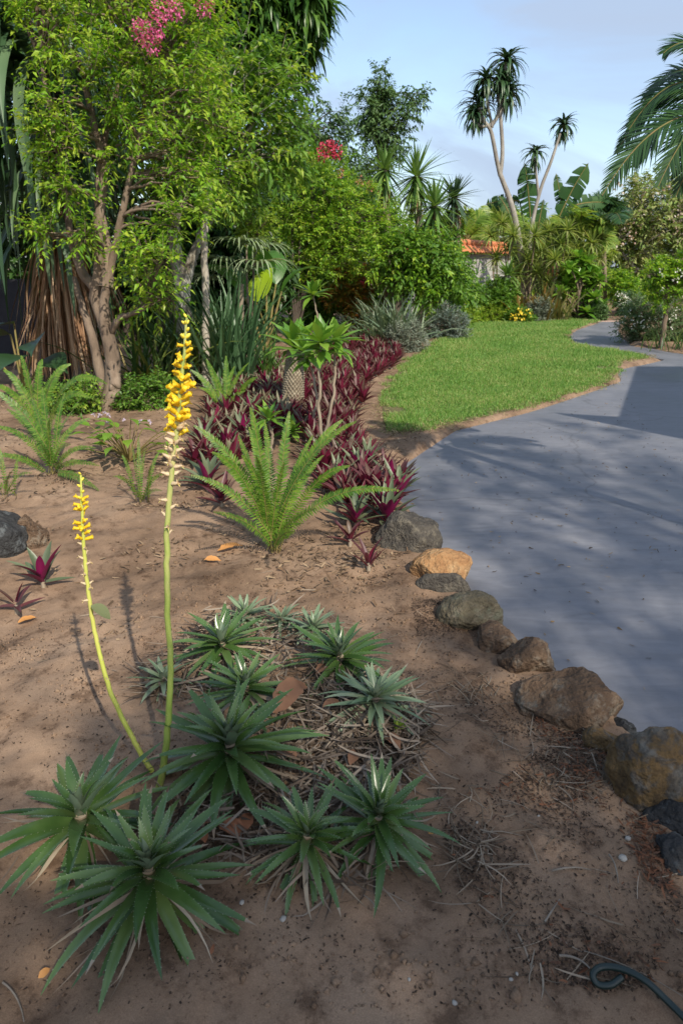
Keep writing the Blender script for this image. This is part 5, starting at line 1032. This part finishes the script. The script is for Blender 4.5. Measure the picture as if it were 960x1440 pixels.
def palm(name,label,base,crown,fr,mat,pl,pw,Yc,nP=34,trunk_r=.07,group=None,droopp=.7,bark=None,vee=.25,trunkpts=None,prof=None):
    t=thing(name,label,'palm',base,group); g=Geo(); tube(g,spline(trunkpts or [base,(np.asarray(base)+crown)/2,crown],14),np.linspace(trunk_r*1.3,trunk_r,14),9,rough=.08); g.build('trunk',bark or B_pale,t)
    for x,y,dy,ar in fr:
        tip=PT(x,y,Yc+dy); mid=crown*.38+tip*.62+np.array([0,0,ar]); c=bez(crown,mid,tip,26); g=Geo(); pinnate(g,c,nP,pl,pw,.95,0,droopp,start=.14,vee=vee,nseg=3,up=(rng.normal(0,.15),-.6,.75),**({'prof':prof} if prof else {})); tube(g,c,np.linspace(.018,.005,26)*(.4 if Yc<5 else 1),5,1); g.build('frond',[mat,M_rach],t)
    return t
Y=25.2
def fr(cx,cy,r,n,up=.5):
    out=[]
    for k in range(n):
        a=-.3+ (math.pi+.6)*k/(n-1); out.append((cx+r*math.cos(a)*1.0,cy-r*math.sin(a)*.9+r*.25,rng.normal(0,.7),up))
    return out
for x,y,r,lab,mt in ((655,325,42,'feathery golden-green palm above the orange-capped wall',M_feath),(700,318,44,'feathery palm crossing behind the tall aloe stem',M_feath),(815,325,44,'feathery palm beside the strelitzia, towards the bare-branched tree',M_feath),(765,345,44,'drooping feathery palm in the middle of the far group',M_feath),(848,300,26,'small grey-green palm head against the pale flowering tree',M_pal)):
    b=np.array([P(x+4,430)[0],Y,.02]); palm('feather_palm',lab,b,P(x,y+14),fr(x,y,r,13),mt,.6,.07,Y,30,.05,'feathery palms at the far end',bark=B_brown); Y+=.35
    if Y>25.9 and Y<26: Y=20.4
Y=19.0
M_drac=leafmat('thin_olive_leaf',[(.10,.17,.035),(.18,.25,.06),(.27,.33,.10),(.32,.32,.15)],.5,.4)
for xb,lab,tops in ((700,'cluster of thin canes with olive leaf tufts beside the tile cap',((690,318),(706,300),(716,335),(698,350),(722,318))),(745,'dense cane thicket with olive tufts around the foot of the tall aloe',((735,330),(752,318),(742,352),(762,340),(755,370),(730,372))),(785,'cane thicket with pale tufts hiding the strelitzia stalks',((772,312),(788,330),(798,310),(780,352),(800,345),(790,375),(770,385))),(832,'yellowish cane thicket rising behind the glossy round-leaved shrub',((818,315),(832,328),(845,318),(825,348),(842,350),(812,340)))):
    b=np.array([P(xb,440)[0],Y,.02]); t=thing('cane_thicket',lab,'dracaena',b,'cane thickets at the far end'); 
    for (x,y) in tops:
        c=PT(x,y+14,Y+rng.normal(0,.4)); g=Geo(); tube(g,spline([b+np.array([rng.normal(0,.25),rng.normal(0,.2),0]),(b+c)/2+rng.normal(0,.08,3),c],10),.018,6); g.build('cane',B_brown,t)
        g=Geo(); head(g,c,60,.58,.05,(-.6,1.4),(.2,1.0),(.8,1,.9,.75,.5,.3,.03),.3,6); g.build('leaf_tuft',M_drac,t)
    Y+=.2
backdrop('yellow-green thicket tree behind the aloe and strelitzia stems',26.4,740,[(670,385,26),(700,370,30),(740,360,30),(780,350,30),(810,345,28),(720,400,26),(765,395,28),(690,410,20),(650,390,22),(655,350,20),(745,320,26),(800,385,26),(835,345,22),(830,395,22)],L_yel,.20,.07,14,8)
backdrop('olive green tree closing the gap behind the orange-capped wall',29.0,640,[(600,340,36),(640,355,36),(680,345,32),(720,345,36),(770,340,36),(820,345,34),(560,330,34),(600,390,30),(660,395,30),(720,395,30),(780,400,26)],L_mid,.26,.11,14,8)
# glossy shrub by the path end
Y=18.6; b=np.array([PT(810,452,Y)[0],Y,.02])
t=thing('glossy_shrub','rounded shrub of big glossy leaves where lawn, path and pier meet','shrub',b); g=Geo(); ends=[]
gc=Geo(); hd=[PT(x,y,Y+rng.normal(0,.25)) for x,y in ((812,362),(826,370),(800,378),(838,385),(815,388),(795,400),(828,402),(843,395),(806,412),(835,420),(815,425),(790,425),(845,430),(800,438),(825,440),(835,440),(788,412))]
hd+=[PT(815+22*math.cos(a)*k,403-36*math.sin(a)*k,Y+.2) for a in np.arange(0,6.2,.7) for k in (.5,.85)]
for q in hd: head(gc,q,22,.36,.13,(-.5,1.3),(.1,.6),(.2,.6,.95,1,.8,.4,.04),.2,5)
limbs(g,[b],hd,.03,.014); g.build('stems',B_brown,t); gc.build('crown',leafmat('glossy_lime_leaf',[(.07,.18,.02),(.12,.25,.03),(.2,.33,.05)],.3,.3),t)
# ------------------------------------------------------------------ right side of the picture
Y=27.0; b=np.array([PT(925,425,Y)[0],Y,.02])
cl=[C(*a) for a in ((880,300,Y,28),(905,285,Y,30),(935,275,Y,34),(965,280,Y,34),(895,325,Y,28),(930,320,Y,34),(965,320,Y,34),(875,335,Y,20),(910,350,Y,26),(945,355,Y,28),(1000,300,Y,40),(890,360,Y,16),(1030,340,Y,40),(862,315,Y,16),(985,355,Y,30))]
tree('frangipani','wide pale flowering tree with bare grey lower branches at the far end of the path','tree',b,[([b,PT(922,400,Y),PT(915,375,Y),PT(900,345,Y)],.20,.08),([PT(922,400,Y),PT(940,378,Y),PT(965,340,Y)],.13,.06),([PT(918,385,Y),PT(890,375,Y),PT(868,345,Y)],.09,.04),([PT(920,395,Y),PT(900,382,Y),PT(880,385,Y)],.06,.03)],cl,dict(nsub=26,subr=.5,twigs=9,nl=8,tl=.5,L=.20,W=.085,up=.4,droop=.5),L_olive,B_lich,limb_r=.05,twr=.006,flowers=[('flower_cluster',leafmat('cream_petal',[(.55,.45,.33),(.6,.55,.48),(.55,.35,.3)],.6,.3,gain=1),[PT(rng.uniform(868,975),rng.uniform(262,345),Y-.7) for _ in range(46)],.13,8,.10)])
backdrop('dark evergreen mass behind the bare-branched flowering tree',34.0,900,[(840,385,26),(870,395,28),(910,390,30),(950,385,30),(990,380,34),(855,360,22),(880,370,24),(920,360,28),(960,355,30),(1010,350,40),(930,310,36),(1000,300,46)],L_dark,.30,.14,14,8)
def ball(label,px,cy,r,Y,mat,name='round_shrub',stemr=.04,L=.07,W=.035,flowers=None,cl=None,basepy=None,nsub=34,tw=10,tl=.14,bark=None):
    b=np.array([PT(px,430,Y)[0],Y,float(hgt([PT(px,430,Y)[0]],[Y])[0])]); cl=cl or [C(px,cy,Y,r)]
    return tree(name,label,'shrub',b,[([b-np.array([0,0,.05]),(b+cl[0][0])/2+np.array([.02,0,0]),cl[0][0]],stemr*1.2,stemr)],cl,dict(nsub=nsub,subr=.4,twigs=tw,nl=9,tl=tl,L=L,W=W,up=.3,droop=.3),mat,bark or B_brown,limb_r=stemr*.4,flowers=flowers)
ball('clipped round green shrub standing at the end of the driveway',875,405,20,20.5,L_bright,L=.10,W=.05)
ball('yellow-leaved shrub just beyond the white-flowered bush',902,412,13,21.0,L_yel,L=.12,W=.05)
Y=19.5; ball('low white-flowering shrub under the clipped round green one',880,428,13,Y,L_blue,L=.1,W=.04,flowers=[('flower_head',L_white,[PT(880+rng.normal(0,9),424+rng.normal(0,6),Y-.4) for _ in range(12)],.05,8,.06)])
Y=GH(938,487)[1]; ball('lollipop standard tree with green crown dotted white on a single brown stem',938,402,30,Y,L_bright,'standard_tree',.035,.07,.034,cl=[C(938,402,Y,26),C(962,395,Y,26),C(930,385,Y,18),C(965,370,Y,16)],nsub=26,flowers=[('flower_head',L_white,[PT(945+rng.uniform(-30,25),402+rng.uniform(-22,26),Y-.45) for _ in range(12)],.025,5,.035)])
# loose white-flowered bush beside the path
Y=13.2; b=np.array([PT(918,480,Y)[0],Y,.03])
cl=[C(*a) for a in ((885,460,Y,14),(900,440,Y,18),(920,455,Y,20),(945,455,Y,22),(970,450,Y,24),(905,475,Y,14),(935,478,Y,14),(890,430,Y+.3,12),(925,430,Y+.3,18),(880,475,Y,9),(960,480,Y,14),(985,470,Y,20))]
shrub('white_flower_bush','loose grey-green bush with tiny white flowers spilling towards the path','shrub',b,cl,leafmat('bush_grey_green',[(.06,.12,.045),(.10,.17,.065),(.15,.22,.09)],.5,.28),.07,.024,22,9,11,.24,8,flowers=[('flower_head',L_white,[PT(rng.uniform(872,975),rng.uniform(412,462),Y-.5) for _ in range(44)],.022,5,.032)],up=.7)
clump('strap_plant','upright grassy tuft where the white-flowered bush meets the path','strap plant',(955,492),34,50,M_strapd,.025,(.8,1.5),(.1,.8),.25)
hd=np.array([PT(855,420,30.)[0],30,0]); tree('clipped_hedge','bright green hedge across the driveway end, in the shade gap','hedge',hd,[([hd,hd+np.array([0,0,1])],.05,.03)],[(hd+np.array([k*.6,0,.55]),(.5,.4,.6)) for k in range(-4,5)],dict(nsub=18,subr=.5,twigs=7,nl=8,tl=.25,L=.13,W=.06),L_bright,B_dark)
# tall palm whose crown reaches in over the path
Yc=3.45; crown=PT(1060,195,Yc); base=np.array([crown[0]+.4,Yc-.2,-.02])
FR=[(846, 275, -0.07, 0.41), (884, 182, 0.15, 0.41), (866, 215, 0.22, 0.45), (932, 75, 0.07, 0.29), (905, 140, 0.36, 0.36), (925, 262, -0.15, 0.4), (950, 275, 0.15, 0.36), (890, 235, 0.36, 0.44), (1000, -40, 0.15, 0.22), (1130, -60, 0.0, 0.22), (1250, 60, 0.15, 0.36), (1280, 200, 0.15, 0.36), (1230, 300, -0.15, 0.36), (1100, 330, -0.44, 0.29), (1160, 320, 0.36, 0.36)]
palm('tall_palm','tall palm leaning its dark feather fronds over the path from the side','palm' if False else base,crown,FR,M_pal,.42,.032,Yc,48,.09,None,.9,B_pale,.12) if False else palm('tall_palm','tall palm reaching dark feathery fronds in over the path from beyond its edge',base,crown,FR,M_pal,.185,.0115,Yc,54,.045,droopp=.5,vee=.1)
# ------------------------------------------------------------------ what shades the foreground: two trees and a porch roof behind the camera
rng=np.random.default_rng(900)
def shade(lab,x,y,h,cl,L=.12,W=.05,ns=14,tw=7):
    b=np.array([x,y,0.]); tree('shade_tree',lab,'tree',b,[([b,b+np.array([.1,0,h*.5]),b+np.array([0,.1,h])],.16,.08)],[(np.array(c),np.array(r)) for c,r in cl],dict(nsub=ns,subr=.45,twigs=tw,nl=8,tl=.35,L=L,W=W),L_mid,B_brown)
#SHADE
SH=SUN_H*math.tan(math.pi/2-SUN_EL)          # horizontal shift per metre of height towards the sun
def over(px,py,h):                            # the point at height h that shades the ground under a pixel
    p=G(px,py); return (p[0]+SH[0]*h,p[1]+SH[1]*h,h)
shade('broad shade tree behind the viewer, thinning over the sand',4.2,-5.6,5.6,[(over(x,y,h),(r,r,r*.6)) for x,y,h,r in [(x,y,h+2.6,r) for x,y,h,r in ((500,1380,4.2,.5),(760,1300,4.3,.5),(250,1330,4.0,.45),(900,1150,4.4,.55),(680,1080,4.5,.5),(860,960,4.3,.5),(400,1180,4.4,.38),(560,1000,4.2,.35),(800,820,4.6,.6),(120,1230,4.0,.4),(960,760,4.6,.6),(60,1400,4.2,.5),(350,1260,4.3,.45),(620,1240,4.2,.45),(900,1370,4.2,.5),(480,1440,4.1,.5))]],ns=10,tw=5)
shade('tall open tree behind the viewer, dappling the middle of the path',6.5,-5.5,7.5,[(over(x,y,h),(r,r,r*.5)) for x,y,h,r in ((700,640,7.6,.5),(800,655,7.8,.5),(890,675,7.6,.55),(960,700,7.7,.55),(640,690,7.5,.4),(760,730,7.6,.5),(870,610,7.9,.4),(850,760,7.5,.45),(1010,650,7.7,.5))],ns=9,tw=4)
# porch beside the path
t=thing('porch','open porch with a flat dark roof on posts beside the path','porch',(5.2,2.6,0))
M_roof=plain('dark_roof_sheet',(.10,.09,.085),.7); M_post=noisemat('porch_post_wood',[(.3,(.16,.10,.06)),(.7,(.24,.16,.1))],8,.8,.3,.004)
def prism(name,P,z0,z1,mat,parent):
    bm=bmesh.new(); f=bm.faces.new([bm.verts.new((x,y,z0)) for x,y in P]); r=bmesh.ops.extrude_face_region(bm,geom=[f])
    for v in r['geom']:
        if isinstance(v,bmesh.types.BMVert): v.co.z=z1
    bmesh.ops.recalc_face_normals(bm,faces=bm.faces[:]); me=bpy.data.meshes.new(name); bm.to_mesh(me); bm.free(); me.materials.append(mat); o=bpy.data.objects.new(name,me); COL.objects.link(o); o.parent=parent; o.location=-Vector(parent['_o']); return o
h=2.6
def shf(px,py): p=over(px,py,h); return (p[0],p[1])
e1=shf(905,517); e2=shf(885,590); e3=shf(793,584); e4=shf(962,618); 
prism('roof',[e1,e2,e3,e4,(e4[0]+3,e4[1]-.6),(e1[0]+4,e1[1])],h,h+.12,M_roof,t)
for x,y in ((e1[0]+.6,e1[1]-.3),(e4[0]+.8,e4[1]+.2),(e1[0]+3.4,e1[1]-.4),(e4[0]+2.7,e4[1]-.1)): prism('post',[(x-.06,y-.06),(x+.06,y-.06),(x+.06,y+.06),(x-.06,y+.06)],0,h-.003,M_post,t)
for o in bpy.data.objects:
    if '_o' in o.keys(): del o['_o']
